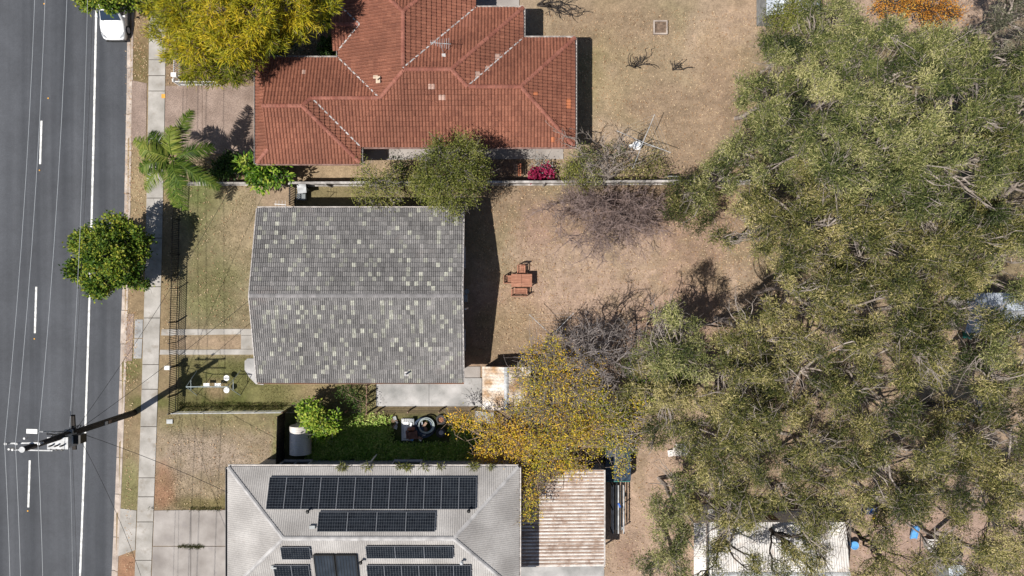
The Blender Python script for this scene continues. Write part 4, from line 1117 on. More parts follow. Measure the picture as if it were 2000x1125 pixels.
rail_fence("timber_boundary_fence", "weathered grey timber boundary fence between the red and grey houses", 578, 1475, 364, 360, 1.5)
rail_fence("low_timber_fence", "short weathered timber fence below the palm fronds", 362, 560, 362, 363, 1.0)
# thin wire fence with pale top rail on the other side of the grey house
wf = thing("wire_side_fence", "low wire fence with a pale top rail beside the picnic lawn strip", "fence", P(350, 800))
wf["label"] = "low wire fence with a pale top rail between front lawns"
a = P(348, 803); b = P(558, 801)
B().tube([(a[0], a[1], 1.0), (b[0], b[1], 1.0)], 0.03, 6).build("top_rail", M['galv'], wf)
for i in range(5):
    p = a + (b - a) * i / 4; B().tube([(p[0], p[1], 0), (p[0], p[1], 1.02)], 0.03, 6).build("post", M['galv'], wf)
for z in (0.2, .4, .6, .8): B().tube([(a[0], a[1], z), (b[0], b[1], z)], 0.006, 4).build("wire", M['wire'], wf)
tf = thing("dark_tank_fence", "dark timber fence on the left side of the rainwater tank", "fence", P(556, 850))
for i in range(15):
    p = P(556.5 - i * 0.18, 808 + i * 6.6); B().box((p[0], p[1], 0.8), (0.03, 0.22, 1.6 + random.uniform(-.03, .03))).build("paling", M['darktimber'], tf)
for z in (0.3, 1.3):
    a = P(556, 806); b = P(553, 905); B().box(((a[0] + b[0]) / 2 + .06, (a[1] + b[1]) / 2, z), (0.06, a[1] - b[1], 0.08), 0.03).build("rail", M['darktimber'], tf)
sf = thing("rear_slab_fence", "dark rotting timber fence posts beside the rear concrete slab", "fence", P(722, 770))
for y in (750, 768, 786, 803):
    p = P(722, y); B().box((p[0], p[1], 0.6), (0.1, 0.1, 1.2)).build("post", M['oldtimber'], sf)
a = P(722, 750); b = P(722, 803); B().box((a[0], (a[1] + b[1]) / 2, 1.0), (0.05, a[1] - b[1], 0.1)).build("rail", M['oldtimber'], sf)
sg = thing("dark_side_gate", "black slatted side gate beside the grey house", "gate", P(577, 385))
for i in range(13):
    p = P(577.5, 364 + i * 3.3); B().box((p[0], p[1], 0.75), (0.03, 0.05, 1.5)).build("slat", M['black'], sg)
a = P(577.5, 363); b = P(577.5, 405)
for z in (.2, 1.4): B().box((a[0] + .04, (a[1] + b[1]) / 2, z), (0.05, a[1] - b[1], 0.06)).build("rail", M['black'], sg)
sf2 = thing("garden_side_fence", "low dark wire fence between the slab and the tank garden", "fence", P(660, 801))
for px_ in (560, 620, 680, 740, 800, 860, 920):
    p = P(px_, 801); B().box((p[0], p[1], 0.5), (0.08, 0.08, 1.0)).build("post", M['oldtimber'], sf2)
for z in (0.35, 0.9):
    a = P(560, 801); b = P(920, 800); B().tube([(a[0], a[1], z), (b[0], b[1], z)], 0.012, 5).build("wire", M['cable'], sf2)

# ------------------------------------------------------------------ power pole and lines
pb = P(262, 806); px0, py0 = pb[0], pb[1]
pole = thing("power_pole", "tall dark timber power pole with crossarms leaning into view over the road", "power pole", pb)
B().tube([(px0, py0, -0.1), (px0, py0, 5.5), (px0, py0, 10.95)], [0.21, 0.18, 0.145], 14).build("pole", M['darktimber'], pole, True)
B().cyl((px0, py0), 0.16, 10.95, 11.0, 18).build("pole_cap", M['galv'], pole)
a1 = P(8, 867.5, 10.7); a2 = P(78, 866, 10.7)
B().box(((a1[0] + a2[0]) / 2, py0 + .25, 10.5), (a2[0] - a1[0] + .1, 0.08, 0.10), 0.02).build("crossarm", M['galv'], pole)
a3 = P(25, 876, 10.3); a4 = P(100, 870, 10.3)
B().box(((a3[0] + a4[0]) / 2, py0 - .22, 10.15), (a4[0] - a3[0], 0.07, 0.09), -0.02).build("lower_crossarm", M['galv'], pole)
ins = [P(10, 868, 10.75), P(31, 867, 10.75), P(75, 866, 10.75)]
for p in ins:
    o = B().cyl((p[0], py0 + .25), 0.045, 10.56, 10.66, 10).build("insulator", M['insul'], pole)
    b = B()
    for k in range(3): b.cyl((p[0], py0 + .25), 0.075, 10.62 + k * .05, 10.645 + k * .05, 12)
    b.build("insulator_shed", M['insul'], o)
for px_, py_, z in ((52, 855, 10.6), (29, 877, 10.3), (22, 876, 10.3), (70, 863, 10.2)):
    p = P(px_, py_, z); B().cyl((p[0], p[1]), 0.06, z - .15, z + .2, 10).build("fuse_insulator", M['insul'], pole)
# transformer
tc = P(113, 864, 7.9); TX, TY = tc[0], tc[1] - .05
tr = B().box((TX, TY, 7.4), (1.15, 0.62, 0.95)).box((TX, TY, 7.9), (1.22, 0.7, 0.06)).build("transformer_tank", M['galv'], pole)
for k in range(7): B().box((TX - .48 + k * .16, TY + .36, 7.35), (0.03, 0.12, 0.8)).build("cooling_fin", M['galv'], tr)
for k in range(3):
    B().cyl((TX - .32 + k * .32, TY - .12), 0.05, 7.92, 8.2, 10).build("bushing", M['black'], tr)
    B().cyl((TX - .40 + k * .32, TY - .38), 0.06, 7.6, 7.95, 10).build("low_voltage_bushing", M['black'], tr)
B().box((TX + .75, TY + .1, 7.1), (0.5, 0.5, 0.6)).build("switch_box", M['black'], pole)
B().box(((px0 + TX) / 2, (py0 + TY) / 2, 7.0), (0.5, 0.9, 0.1)).build("transformer_bracket", M['galv'], pole)
# street light outreach
lt = P(64, 842, 8.6)
B().tube([(px0, py0 + .1, 6.6), (px0 - .3, py0 + .25, 7.6), (lt[0] + .5, lt[1] - .05, 8.5), (lt[0] + .15, lt[1], 8.6)], 0.05, 8).build("outreach_arm", M['galv'], pole)
lh = B().box((lt[0], lt[1], 8.62), (0.62, 0.26, 0.12), -0.03).build("street_light", M['white'], pole)
B().box((lt[0], lt[1], 8.54), (0.4, 0.2, 0.05)).build("diffuser", M['lamp'], lh)
# low voltage crossarm, cable tangle, plates
B().box((px0, py0 + .02, 6.6), (0.2, 2.1, 0.12), 0.05).build("low_voltage_crossarm", M['darktimber'], pole)
for k in range(9):
    z = random.uniform(5.6, 8.2); pts = [(px0, py0, z)]
    ax, ay = random.uniform(-.7, .7), random.uniform(-.5, .7)
    for s_ in range(1, 6):
        f = s_ / 5; pts.append((px0 + ax * math.sin(f * 3.1) + random.uniform(-.08, .08), py0 + ay * math.sin(f * 2.6) + random.uniform(-.05, .05), z + (f - .3) * random.uniform(.2, 1.2)))
    B().tube(pts, 0.022, 5).build("jumper_cable", M['cable'], pole)
for z, c in ((3.2, 'oldtimber'), (3.6, 'galv')): B().box((px0 + .17, py0 - .02, z), (0.06, 0.2, 0.3)).build("pole_plate", M[c], pole)
B().tube([(px0 + .12, py0 - .14, 0), (px0 + .1, py0 - .12, 7.0)], 0.04, 6).build("cable_guard", M['cable'], pole)
def span(label, a, b, sag, r, mt, n=14, name="overhead_wire"):
    a = np.array(a, float); b = np.array(b, float); pts = []
    for i in range(n + 1):
        f = i / n; p = a + (b - a) * f; p[2] -= sag * 4 * f * (1 - f); pts.append(p)
    return tag(B().tube(pts, r, 5).build(name, mt, None), label, "wire", "overhead wires")
YF = 34.0
rd = 0.03                                   # road bearing: metres east per metre up the picture
def far(p, y, z, dx=0.0): return (p[0] + (y - p[1]) * rd + dx, y, z)
for p, nm in zip(ins, ("outermost high voltage wire over the far lane", "middle high voltage wire beside the lane dashes", "inner high voltage wire nearest the edge line")):
    q = (p[0], py0 + .25, 10.78)
    span(nm + ", upper span", q, far(q, 42, 10.4), 1.1, 0.014, M['wire'])
    span(nm + ", lower span", q, far(q, -48, 10.4, 0.55), 0.8, 0.014, M['wire'])
for k, dy in enumerate((-.6, .6)):
    q = (px0 + .05 - .25 + k * .12, py0 + .05 + dy * .3, 6.72)
    nm = ("first", "second", "third", "fourth")[k]
    span(nm + " thin low voltage wire from the road side, running through the street tree", q, far(q, 42, 6.9, -.25 + .4 * k), 0.8, 0.008 if k else 0.012, M['cable'] if k % 2 else M['wire'])
    span(nm + " thin low voltage wire from the road side, toward the lower edge", q, far(q, -48, 6.9, .6 + .6 * k), 0.8, 0.008, M['cable'] if k % 2 else M['wire'])
span("black service cable sagging from pole to grey tiled house", (px0, py0, 6.5), (gx0 + .1, gmid - .1, GE + .9), 0.5, 0.014, M['cable'])
span("black service cable from pole to corrugated roof house", (px0, py0, 6.4), (sx0, sy1 - 1.6, SE), 0.35, 0.016, M['cable'])
span("black service cable from pole to red tiled house", (px0, py0, 6.6), (*E(500, 285), ZE + .3), 0.8, 0.012, M['cable'])
span("black cable from pole toward the lower driveway", (px0, py0, 6.4), (P(300, 1200, 5.5)), 0.5, 0.012, M['cable'])

# ------------------------------------------------------------------ car
car = thing("parked_car", "white hatchback parked nose down at the kerb under the top street tree", "car", (-27.5, 19.2, ZR))
CX, CY0, CL, CW = -27.5, 17.15, 4.15, 1.70
prof = [  # distance from nose, half width, z of bonnet/roof line, half width at top
    (0.00, 0.55, 0.52, 0.50), (0.10, 0.72, 0.66, 0.62), (0.35, 0.80, 0.76, 0.70), (0.9, 0.84, 0.88, 0.74), (1.15, 0.85, 0.95, 0.74), (1.75, 0.85, 1.34, 0.60), (2.1, 0.85, 1.45, 0.58), (3.0, 0.85, 1.46, 0.57), (3.55, 0.84, 1.36, 0.56), (3.95, 0.82, 1.0, 0.62), (4.10, 0.76, 0.85, 0.62), (4.15, 0.68, 0.6, 0.58)]
V = []; F = []
def ring(d, hw, zt, ht):
    y = CY0 + d; zb = ZR + 0.22
    sh = min(zt, 0.88)
    return [(CX - hw * .92, y, zb), (CX - hw, y, ZR + .5), (CX - hw * .97, y, ZR + sh * .97), (CX - ht, y, ZR + zt - .03), (CX - ht * .6, y, ZR + zt), (CX + ht * .6, y, ZR + zt), (CX + ht, y, ZR + zt - .03), (CX + hw * .97, y, ZR + sh * .97), (CX + hw, y, ZR + .5), (CX + hw * .92, y, zb)]
for q in prof: V += ring(*q)
for i in range(len(prof) - 1):
    for k in range(10): F.append((i * 10 + k, i * 10 + (k + 1) % 10, (i + 1) * 10 + (k + 1) % 10, (i + 1) * 10 + k))
F += [tuple(range(10))[::-1], tuple((len(prof) - 1) * 10 + k for k in range(10))]
b = B(); b.add(V, [f[::-1] for f in F])
body = b.build("body", M['carpaint'], car, True)
def quadpart(nm, pts, mt, par, th=0.02):
    pts = [np.array(q, float) for q in pts]; n = np.cross(pts[1] - pts[0], pts[2] - pts[0]); n /= np.linalg.norm(n)
    if n[2] < 0: n = -n
    k = len(pts)
    B().add([q + n * th for q in pts] + [q - n * th for q in pts], [tuple(range(k)), tuple(range(2 * k - 1, k - 1, -1))] + [(i, k + i, k + (i + 1) % k, (i + 1) % k) for i in range(k)]).build(nm, mt, par)
quadpart("windscreen", [(CX - .68, CY0 + 1.2, ZR + .97), (CX + .68, CY0 + 1.2, ZR + .97), (CX + .55, CY0 + 1.74, ZR + 1.33), (CX - .55, CY0 + 1.74, ZR + 1.33)], M['carglass'], car, .025)
quadpart("rear_window", [(CX - .54, CY0 + 3.6, ZR + 1.33), (CX + .54, CY0 + 3.6, ZR + 1.33), (CX + .58, CY0 + 3.9, ZR + 1.06), (CX - .58, CY0 + 3.9, ZR + 1.06)], M['carglass'], car, .025)
for s_ in (-1, 1):
    quadpart("side_window", [(CX + s_ * .84, CY0 + 1.35, ZR + .93), (CX + s_ * .84, CY0 + 3.5, ZR + .93), (CX + s_ * .62, CY0 + 3.2, ZR + 1.38), (CX + s_ * .62, CY0 + 1.85, ZR + 1.34)], M['carglass'], car, .02)
    quadpart("headlight", [(CX + s_ * .45, CY0 + .07, ZR + .66), (CX + s_ * .74, CY0 + .22, ZR + .70), (CX + s_ * .77, CY0 + .48, ZR + .77), (CX + s_ * .60, CY0 + .26, ZR + .76)], M['lamp'], car, .025)
    B().box((CX + s_ * .95, CY0 + 1.45, ZR + 1.0), (0.16, 0.1, 0.12)).build("wing_mirror", M['carpaint'], car)
    for yy in (.75, 3.35):
        wv = B(); n = 18; V = []; F = []
        for x, r_ in ((-.09, .27), (-.1, .31), (.1, .31), (.09, .27)):
            for k in range(n): V.append((CX + s_ * .76 + x, CY0 + yy + r_ * math.cos(2 * math.pi * k / n), ZR + .31 + r_ * math.sin(2 * math.pi * k / n)))
        for i in range(3):
            for k in range(n): F.append((i * n + k, i * n + (k + 1) % n, (i + 1) * n + (k + 1) % n, (i + 1) * n + k))
        wv.add(V, F + [tuple(range(n)), tuple(range(3 * n, 4 * n))]); wh = wv.build("wheel", M['rubber'], car)
        pts = [(CX + s_ * .85, CY0 + yy + .2 * math.cos(2 * math.pi * k / n), ZR + .31 + .2 * math.sin(2 * math.pi * k / n)) for k in range(n)]
        B().add(pts + [(q[0] + s_ * .02, q[1], q[2]) for q in pts], [tuple(range(n)), tuple(range(n, 2 * n))] + [(k, (k + 1) % n, n + (k + 1) % n, n + k) for k in range(n)]).build("rim", M['rim'], wh)
B().box((CX, CY0 + .03, ZR + .46), (1.1, 0.06, 0.12)).build("grille", M['black'], car); B().box((CX, CY0 + .0, ZR + .33), (1.3, 0.1, 0.08)).build("bumper_lip", M['black'], car)
for s_ in (-.3, .3): B().tube([(CX + s_ - .25, CY0 + 1.17, ZR + .99), (CX + s_ + .25, CY0 + 1.28, ZR + 1.06)], .012, 4).build("wiper", M['black'], car)

# ------------------------------------------------------------------ yard things
# letterboxes
def letterbox(label, px_, py_, h, mt, sz=(0.30, 0.22, 0.28)):
    p = P(px_, py_, h); t = thing("letterbox", label, "letterbox", (p[0], p[1], 0))
    B().box((p[0], p[1], h / 2 - .1), (0.08, 0.08, h - .2)).build("post", M['black'], t); B().box((p[0], p[1], h), sz).build("box", mt, t)
    B().box((p[0], p[1], h + sz[2] / 2 + .015), (sz[0] + .06, sz[1] + .06, .03)).build("lid", mt, t)
letterbox("white letterbox against the black picket fence", 328, 718, 1.1, M['white'])
letterbox("white letterbox on the corner of the white picket fence", 341, 147, 1.1, M['white'])
p = P(332, 823); t = thing("water_meter_cover", "small grey water meter cover in the grass beside the footpath", "meter cover", (p[0], p[1], 0)); B().box((p[0], p[1], .03), (.42, .3, .08)).build("lid", M['greybox'], t)
# swing set
sw = thing("swing_set", "pale blue metal swing set on the front lawn by the grey house", "swing set", P(428, 748))
xa, xb, ym, zt = P(388, 0)[0], P(466, 0)[0], P(0, 748)[1], 1.85
B().tube([(xa, ym, zt), (xb, ym, zt)], .03, 8).build("top_bar", M['palehose'], sw)
for x, s_ in ((xa, -1), (xb, 1)):
    for dy in (-.85, .85):
        B().tube([(x, ym, zt), (x + s_ * .12, ym + dy, 0)], .024, 6).build("leg", M['palehose'], sw)
    B().tube([(x + s_ * .05, ym - .35, zt - .8), (x + s_ * .05, ym + .35, zt - .8)], .02, 6).build("brace", M['palehose'], sw)
for x, y, lab in ((P(409, 0)[0], ym, 'a'), (P(431, 0)[0], ym, 'b')):
    st = B().box((x, y - .05, .45), (.42, .2, .05)).build("swing_seat", M['white'], sw)
    for dx in (-.18, .18): B().tube([(x + dx, y - .05, .47), (x + dx, ym, zt)], .008, 4).build("chain", M['wire'], st)
for dy in (-.42, .42):
    x = P(449, 0)[0]
    st = B().cyl((x, ym + dy), .2, .5, .58, 14).build("glider_seat", M['white'], sw); B().tube([(x, ym + dy, .55), (x, ym, zt)], .015, 5).build("hanger", M['palehose'], st)
# wheelie bin and cooler beside the gate
p = P(598, 372); t = thing("wheelie_bin", "grey wheelie bin inside the dark side gate", "bin", (p[0], p[1], 0))
B().cyl((p[0], p[1]), .27, .05, .95, 4, r2=.36).build("body", M['greybox'], t); B().box((p[0], p[1], 1.0), (.6, .66, .08), .1).build("lid", M['galv'], t)
for s_ in (-1, 1): B().cyl((p[0] + s_ * .2, p[1] + .25), .09, .02, .18, 10).build("wheel", M['rubber'], t)
p = P(592, 386); t = thing("grey_crate", "low grey storage crate below the wheelie bin", "crate", (p[0], p[1], 0)); B().box((p[0], p[1], .22), (.55, .4, .44)).build("body", M['greybox'], t); B().box((p[0], p[1], .46), (.6, .45, .05)).build("lid", M['greybox'], t)
p = P(550, 398); t = thing("lawn_aerial", "small white aerial lying by the eave of the grey house", "aerial", (*P(550, 399, 4.2)[:2], GE))
q = P(550, 399, 4.3); B().tube([(q[0] - .5, q[1] + .03, 4.2), (q[0] + .25, q[1] - .02, 4.2)], .02, 5).build("boom", M['white'], t); B().tube([(q[0] + .1, q[1], 4.2), (q[0] + .1, gy1 - .1, 3.0)], .02, 5).build("mast", M['galv'], t)
for k in range(4): B().tube([(q[0] - .4 + k * .2, q[1] - .25, 4.2), (q[0] - .4 + k * .2, q[1] + .25, 4.2)], .008, 4).build("element", M['white'], t)
# outdoor table and chairs
def slat_table():
    a = P(998.5, 560.5, .74); b = P(1039, 535, .74); c = (a + b) / 2
    t = thing("outdoor_table", "slatted hardwood outdoor table on the bare back yard", "table", (c[0], c[1], 0))
    n = 12; wd = (b[1] - a[1]) / n
    for side in (0, 1):
        x0 = a[0] if side == 0 else c[0] + .01; x1 = c[0] - .01 if side == 0 else b[0]
        for i in range(n): B().box(((x0 + x1) / 2, a[1] + wd * (i + .5), .74 + random.uniform(-.002, .002)), (x1 - x0, wd - .007, .025)).build("slat", M['teak'], t)
    for y in (a[1] + .04, b[1] - .04): B().box((c[0], y, .69), (b[0] - a[0] - .1, .05, .07)).build("apron", M['teak'], t)
    for x in (a[0] + .06, b[0] - .06):
        for y in (a[1] + .06, b[1] - .06): B().box((x, y, .36), (.07, .07, .7)).build("leg", M['teak'], t)
slat_table()
def slat_chair(name, label, px_, py_, wid, rz, cat):
    """seat faces +y before rotation; backrest on -y"""
    p = P(px_, py_, .45); t = thing(name, label, cat, (p[0], p[1], 0)); cs, sn = math.cos(rz), math.sin(rz)
    def g(x, y, z): return (p[0] + x * cs - y * sn, p[1] + x * sn + y * cs, z)
    d = .46; n = int(wid / .085)
    for i in range(n): B().box(g(-wid / 2 + wid * (i + .5) / n, 0, .45), (wid / n - .022, d, .022), rz).build("seat_slat", M['teak'], t)
    for y in (-d / 2, d / 2): B().box(g(0, y, .44), (wid, .045, .05), rz).build("seat_rail", M['teak'], t)
    for s_ in (-1, 1):
        B().box(g(s_ * wid / 2, d / 2, .31), (.05, .05, .62), rz).build("front_leg", M['teak'], t); B().box(g(s_ * wid / 2, -d / 2 - .04, .47), (.05, .05, .94), rz).build("back_leg", M['teak'], t)
        B().box(g(s_ * wid / 2, -.02, .64), (.06, d + .06, .03), rz).build("armrest", M['teak'], t)
    for z in (.92, .58): B().box(g(0, -d / 2 - .06, z), (wid, .03, .07), rz).build("back_rail", M['teak'], t)
    for i in range(n): B().box(g(-wid / 2 + wid * (i + .5) / n, -d / 2 - .06, .75), (wid / n - .03, .016, .28), rz).build("back_slat", M['teak'], t)
slat_chair("garden_bench", "slatted hardwood bench below the outdoor table", 1014, 570.5, 1.05, 0, "bench")
slat_chair("garden_chair", "slatted hardwood chair above the outdoor table", 1018, 526, .5, math.pi, "chair")
slat_chair("garden_chair", "slatted hardwood chair tucked at the left end of the table", 992, 546, .5, -math.pi / 2, "chair")
# rotary clotheslines
def clothesline(label, px_, py_, arm, ang, h=1.9):
    p = P(px_, py_); t = thing("rotary_clothesline", label, "clothesline", p)
    B().tube([(p[0], p[1], 0), (p[0], p[1], h)], .03, 8).build("pole", M['galv'], t)
    ends = []
    for k in range(4):
        a = ang + k * math.pi / 2; e = (p[0] + arm * math.cos(a), p[1] + arm * math.sin(a), h + .18); ends.append(e)
        ar = B().tube([(p[0], p[1], h), e], .02, 6).build("arm", M['galv'], t)
        B().tube([(p[0], p[1], h - .6), (p[0] + arm * .5 * math.cos(a), p[1] + arm * .5 * math.sin(a), h + .09)], .012, 5).build("brace", M['galv'], ar)
    for f in (1, .85, .7, .55, .4):
        pts = [(p[0] + (e[0] - p[0]) * f, p[1] + (e[1] - p[1]) * f, h + .18 * f) for e in ends]
        B().tube(pts, .005, 4, closed=True).build("line", M['wire'], t)
clothesline("rotary clothesline behind the red tiled house beside the bare shrub", 1246, 289, 1.95, R(-22))
clothesline("rotary clothesline standing before the yellow tree in the back yard", 1075, 652, 2.1, R(-43))
p = P(1244, 284, .5); t = thing("laundry_basket", "white laundry tub beside the upper clothesline", "basket", (p[0], p[1], 0)); B().cyl((p[0], p[1]), .24, .05, .5, 16, r2=.3).build("tub", M['white'], t); B().torus((p[0], p[1], .5), .3, .025).build("rim", M['white'], t); B().cyl((p[0] - .02, p[1] + .05), .16, .4, .55, 9).build("cloth_pile", M['blueroof'], t)
p = P(1232, 285, .3); t = thing("white_bucket", "small white bucket left of the laundry tub", "bucket", (p[0], p[1], 0)); B().cyl((p[0], p[1]), .1, 0, .28, 12, r2=.13).build("body", M['white'], t); B().tube([(p[0] - .13, p[1], .28), (p[0], p[1] - .05, .36), (p[0] + .13, p[1], .28)], .008, 4).build("handle", M['wire'], t)
# square garden bed
pc = P(1289, 55); t = thing("square_garden_bed", "square timber edged garden bed on the dry lawn", "garden bed", pc)
for dx, dy, sx_, sy_ in ((0, .44, .98, .09), (0, -.44, .98, .09), (-.445, 0, .09, .786), (.445, 0, .09, .786)): B().box((pc[0] + dx, pc[1] + dy, .1), (sx_, sy_, .2)).build("edging_sleeper", M['kerb'], t)
B().box((pc[0], pc[1], .05), (.8, .79, .1)).build("soil", M['soil'], t)
# pergola bench seat by the fence
pc = P(1011, 333, .5); t = thing("plant_stand", "small orange brown timber plant stand by the boundary fence", "stand", (pc[0], pc[1], 0))
for k in range(4): B().box((pc[0] - .2 + k * .13, pc[1], .8), (.09, .85, .03)).build("slat", M['terracotta'] if k > 1 else M['oldtimber'], t)
for dx in (-.22, .22):
    for dy in (-.38, .38): B().box((pc[0] + dx, pc[1] + dy, .4), (.05, .05, .78)).build("leg", M['oldtimber'], t)
# barrel rain tank lying in the tank garden
ta = P(562.5, 888, 1.3); tb = P(605, 832, 1.0); cx_ = (ta[0] + tb[0]) / 2; rr_t = .72; ya, yb = P(0, 889, 1.3)[1], P(0, 832, 1.0)[1]; zc = .8
t = thing("rainwater_tank", "corrugated metal barrel tank lying beside the dark timber fence", "tank", (cx_, (ya + yb) / 2, 0))
V = []; F = []; n = 40; mseg = 96
for i in range(mseg + 1):
    y = ya + (yb - ya) * i / mseg; rr2 = rr_t + .012 * math.cos(i * 2 * math.pi / 6)
    for k in range(n): V.append((cx_ + rr2 * math.cos(2 * math.pi * k / n), y, zc + rr2 * math.sin(2 * math.pi * k / n)))
for i in range(mseg):
    for k in range(n): F.append((i * n + k, (i + 1) * n + k, (i + 1) * n + (k + 1) % n, i * n + (k + 1) % n))
b = B(); b.add(V, F); b.build("shell", M['tank'], t, True)
for y, s_ in ((ya, -1), (yb, 1)):
    pts = [(cx_ + .70 * math.cos(2 * math.pi * k / n), y, zc + .70 * math.sin(2 * math.pi * k / n)) for k in range(n)]
    B().add(pts + [(cx_, y + s_ * .08, zc)], [(k, (k + 1) % n, n) for k in range(n)]).build("end_plate", M['tank'], t)
for y in (ya + .4, yb - .4): B().box((cx_, y, .12), (1.2, .12, .24)).build("cradle", M['oldtimber'], t)
B().cyl((cx_ + .28, yb - .35), .05, zc + .6, zc + .76, 8).build("inlet_cap", M['black'], t)
# junk pile
def tyre(label, px_, py_, z, rim, R_=.3):
    p = P(px_, py_, z); t = thing("discarded_tyre", label, "tyre", (p[0], p[1], z - .1)); B().torus((p[0], p[1], z), R_ - .09, .1, 26, 10).build("tyre", M['rubber'], t)
    rm = B().cyl((p[0], p[1]), R_ - .12, z - .05, z - .02, 20).build("rim", rim, t)
    for k in range(6):
        a = k * math.pi / 3; B().box((p[0] + .08 * math.cos(a), p[1] + .08 * math.sin(a), z), (.17, .035, .05), a).build("spoke", rim, rm)
tyre("old tyre with a rusty brown rim in the junk heap", 861.5, 820, .15, M['rustrim'], .37)
tyre("old tyre with a silver spoked rim below the rusty one", 861.5, 845, .15, M['rim'], .36)
p = P(833, 829); t = thing("hose_coil", "big coil of dark blue poly pipe in the junk heap", "hose", p)
for k in range(7): B().torus((p[0] - .12 + .06 * math.sin(k * 2), p[1] - .12 + .06 * math.cos(k * 2), .06 + .045 * k), .60 + .09 * math.sin(k * 1.7), .045, 30, 6, tilt=.04 * math.sin(k)).build("loop", M['hose'], t)
t = thing("pale_hose_coil", "coil of pale green hose lying on the dark blue pipe", "hose", (p[0], p[1], .4))
for k in range(5): B().torus((p[0] + .05 + .03 * math.sin(k * 2.3), p[1] + .02 + .03 * math.cos(k * 1.9), .40 + .03 * k), .50 + .045 * math.sin(k * 2.1), .026, 30, 6, tilt=.03 * math.cos(k)).build("loop", M['palehose'], t)
p = P(797, 838); t = thing("sheet_metal_stack", "stack of white and grey corrugated offcuts in the junk heap", "metal sheets", p)
for k in range(4):
    corrugated("metal_sheet", t, p[0] - .45 + .06 * k, p[0] + .38 - .1 * k, lambda u: (p[1] - .8 + .08 * k, p[1] + .75 - .06 * k), lambda u, v, h: (u, v, .12 + .05 * k + h + .03 * (v - p[1])), M['white'] if k % 2 else M['galv'], .15, .018)
p = P(806, 822); B().box((p[0], p[1], .36), (.3, .42, .04), .05).build("hatch", M['greybox'], t)
p = P(806, 848); t = thing("broken_armchair", "collapsed brown armchair on the junk heap", "armchair", p)
B().box((p[0] + .05, p[1], .3), (.62, .5, .3), .1).build("seat", M['junkbrown'], t); B().box((p[0] - .02, p[1] + .42, .4), (.5, .18, .5), .1, tilt=(-.4, 0)).build("backrest", M['rustrim'], t)
for s_ in (-1, 1): B().box((p[0] + s_ * .34, p[1] + .05, .42), (.1, .55, .22), .1).build("arm", M['junkbrown'], t)
p = P(775, 824); t = thing("rag_heap", "small heap of pale rags and broken boards at the junk edge", "rubbish", p)
for k in range(7): B().box((p[0] + random.uniform(-.25, .25), p[1] + random.uniform(-.45, .3), .06 + .03 * k), (random.uniform(.15, .4), random.uniform(.1, .25), .04), random.uniform(0, 3), tilt=(random.uniform(-.3, .3), random.uniform(-.3, .3))).build("scrap", random.choice((M['white'], M['oldtimber'], M['galv'])), t)
p = P(818, 842); t = thing("scrap_board_pile", "loose boards and blue plastic scraps between hose and sheets", "rubbish", p)
for k in range(14): B().box((p[0] + random.uniform(-.5, .6), p[1] + random.uniform(-.5, .6), .1 + .03 * k), (random.uniform(.2, .7), random.uniform(.06, .22), .03), random.uniform(0, 3), tilt=(random.uniform(-.25, .25), random.uniform(-.25, .25))).build("scrap", random.choice((M['white'], M['skyblue'], M['galv'], M['oldtimber'], M['hose'])), t)
p = P(948, 815); t = thing("old_paver_stack", "flat grey paving slabs half under orange leaves", "pavers", p)
for k in range(3): B().box((p[0] - .5 + .45 * k, p[1] - .05 * k, .05), (.43, .9, .08), .03 * k).build("slab", M['slab'], t)
p = P(962, 818); t = thing("blue_plastic_sheet", "torn pale blue plastic sheet below the rusted shed", "sheeting", p)
for k in range(4): B().box((p[0] + random.uniform(-.2, .2), p[1] - .25 * k, .06 + .03 * k), (random.uniform(.25, .5), random.uniform(.25, .45), .03), random.uniform(-.6, .6)).build("sheet", M['blueroof'], t)
# crumpled tarp
p = P(925, 878); t = None
n = 14; V = []; F = []
for i in range(n):
    for j in range(n):
        u, v = i / (n - 1) - .5, j / (n - 1) - .5; e = max(0, 1 - 4 * max(abs(u), abs(v)) ** 2)
        V.append((p[0] + u * 1.0 + random.uniform(-.04, .04), p[1] + v * 1.35 + random.uniform(-.04, .04), .04 + e * (.35 + random.uniform(-.16, .16))))
for i in range(n - 1):
    for j in range(n - 1): F.append((i * n + j, (i + 1) * n + j, (i + 1) * n + j + 1, i * n + j + 1))
tag(mobj("tarpaulin", raw_mesh("tarpaulin", V, F, M['tarp'], None)), "crumpled dark blue tarpaulin at the right end of the tank garden", "tarpaulin")
# things under the yellow tree
p = P(1104, 886, .85); t = thing("washing_machine", "old white washing machine under the yellow branches", "washing machine", (p[0], p[1], 0))
B().box((p[0], p[1], .43), (.6, .6, .85), .35).build("body", M['white'], t); B().box((p[0] - .02, p[1] - .05, .87), (.5, .45, .03), .35).build("lid", M['galv'], t); B().box((p[0] + .09, p[1] + .24, .93), (.56, .09, .12), .35).build("control_panel", M['galv'], t)
tyre("dark spare wheel leaning under the yellow branches", 1152, 902, .4, M['galv'], .34)
p = P(1203, 888); t = thing("box_trailer", "dark covered box trailer with teal tailboard beside the dirt yard", "trailer", p)
B().box((p[0], p[1], .75), (1.7, 3.0, .7)).build("body", M['tarp'], t); B().box((p[0], p[1] - 1.56, .8), (1.6, .06, .6)).build("tailboard", M['teal'], t); B().box((p[0], p[1] + 2.0, .5), (.1, 1.0, .1)).build("drawbar", M['black'], t)
for s_ in (-1, 1): B().cyl((p[0] + s_ * .92, p[1]), .05, .2, .25, 8).build("hub", M['galv'], t)
for s_ in (-1, 1):
    pts = [(p[0] + s_ * .95, p[1] + .3 * math.cos(a), .32 + .3 * math.sin(a)) for a in np.linspace(0, 2 * math.pi, 18, endpoint=False)]
    B().tube(pts, .09, 6, closed=True).build("tyre", M['rubber'], t)
p = P(1203, 985); t = thing("scrap_rack", "dark steel rack of scrap along the carport edge", "rack", p)
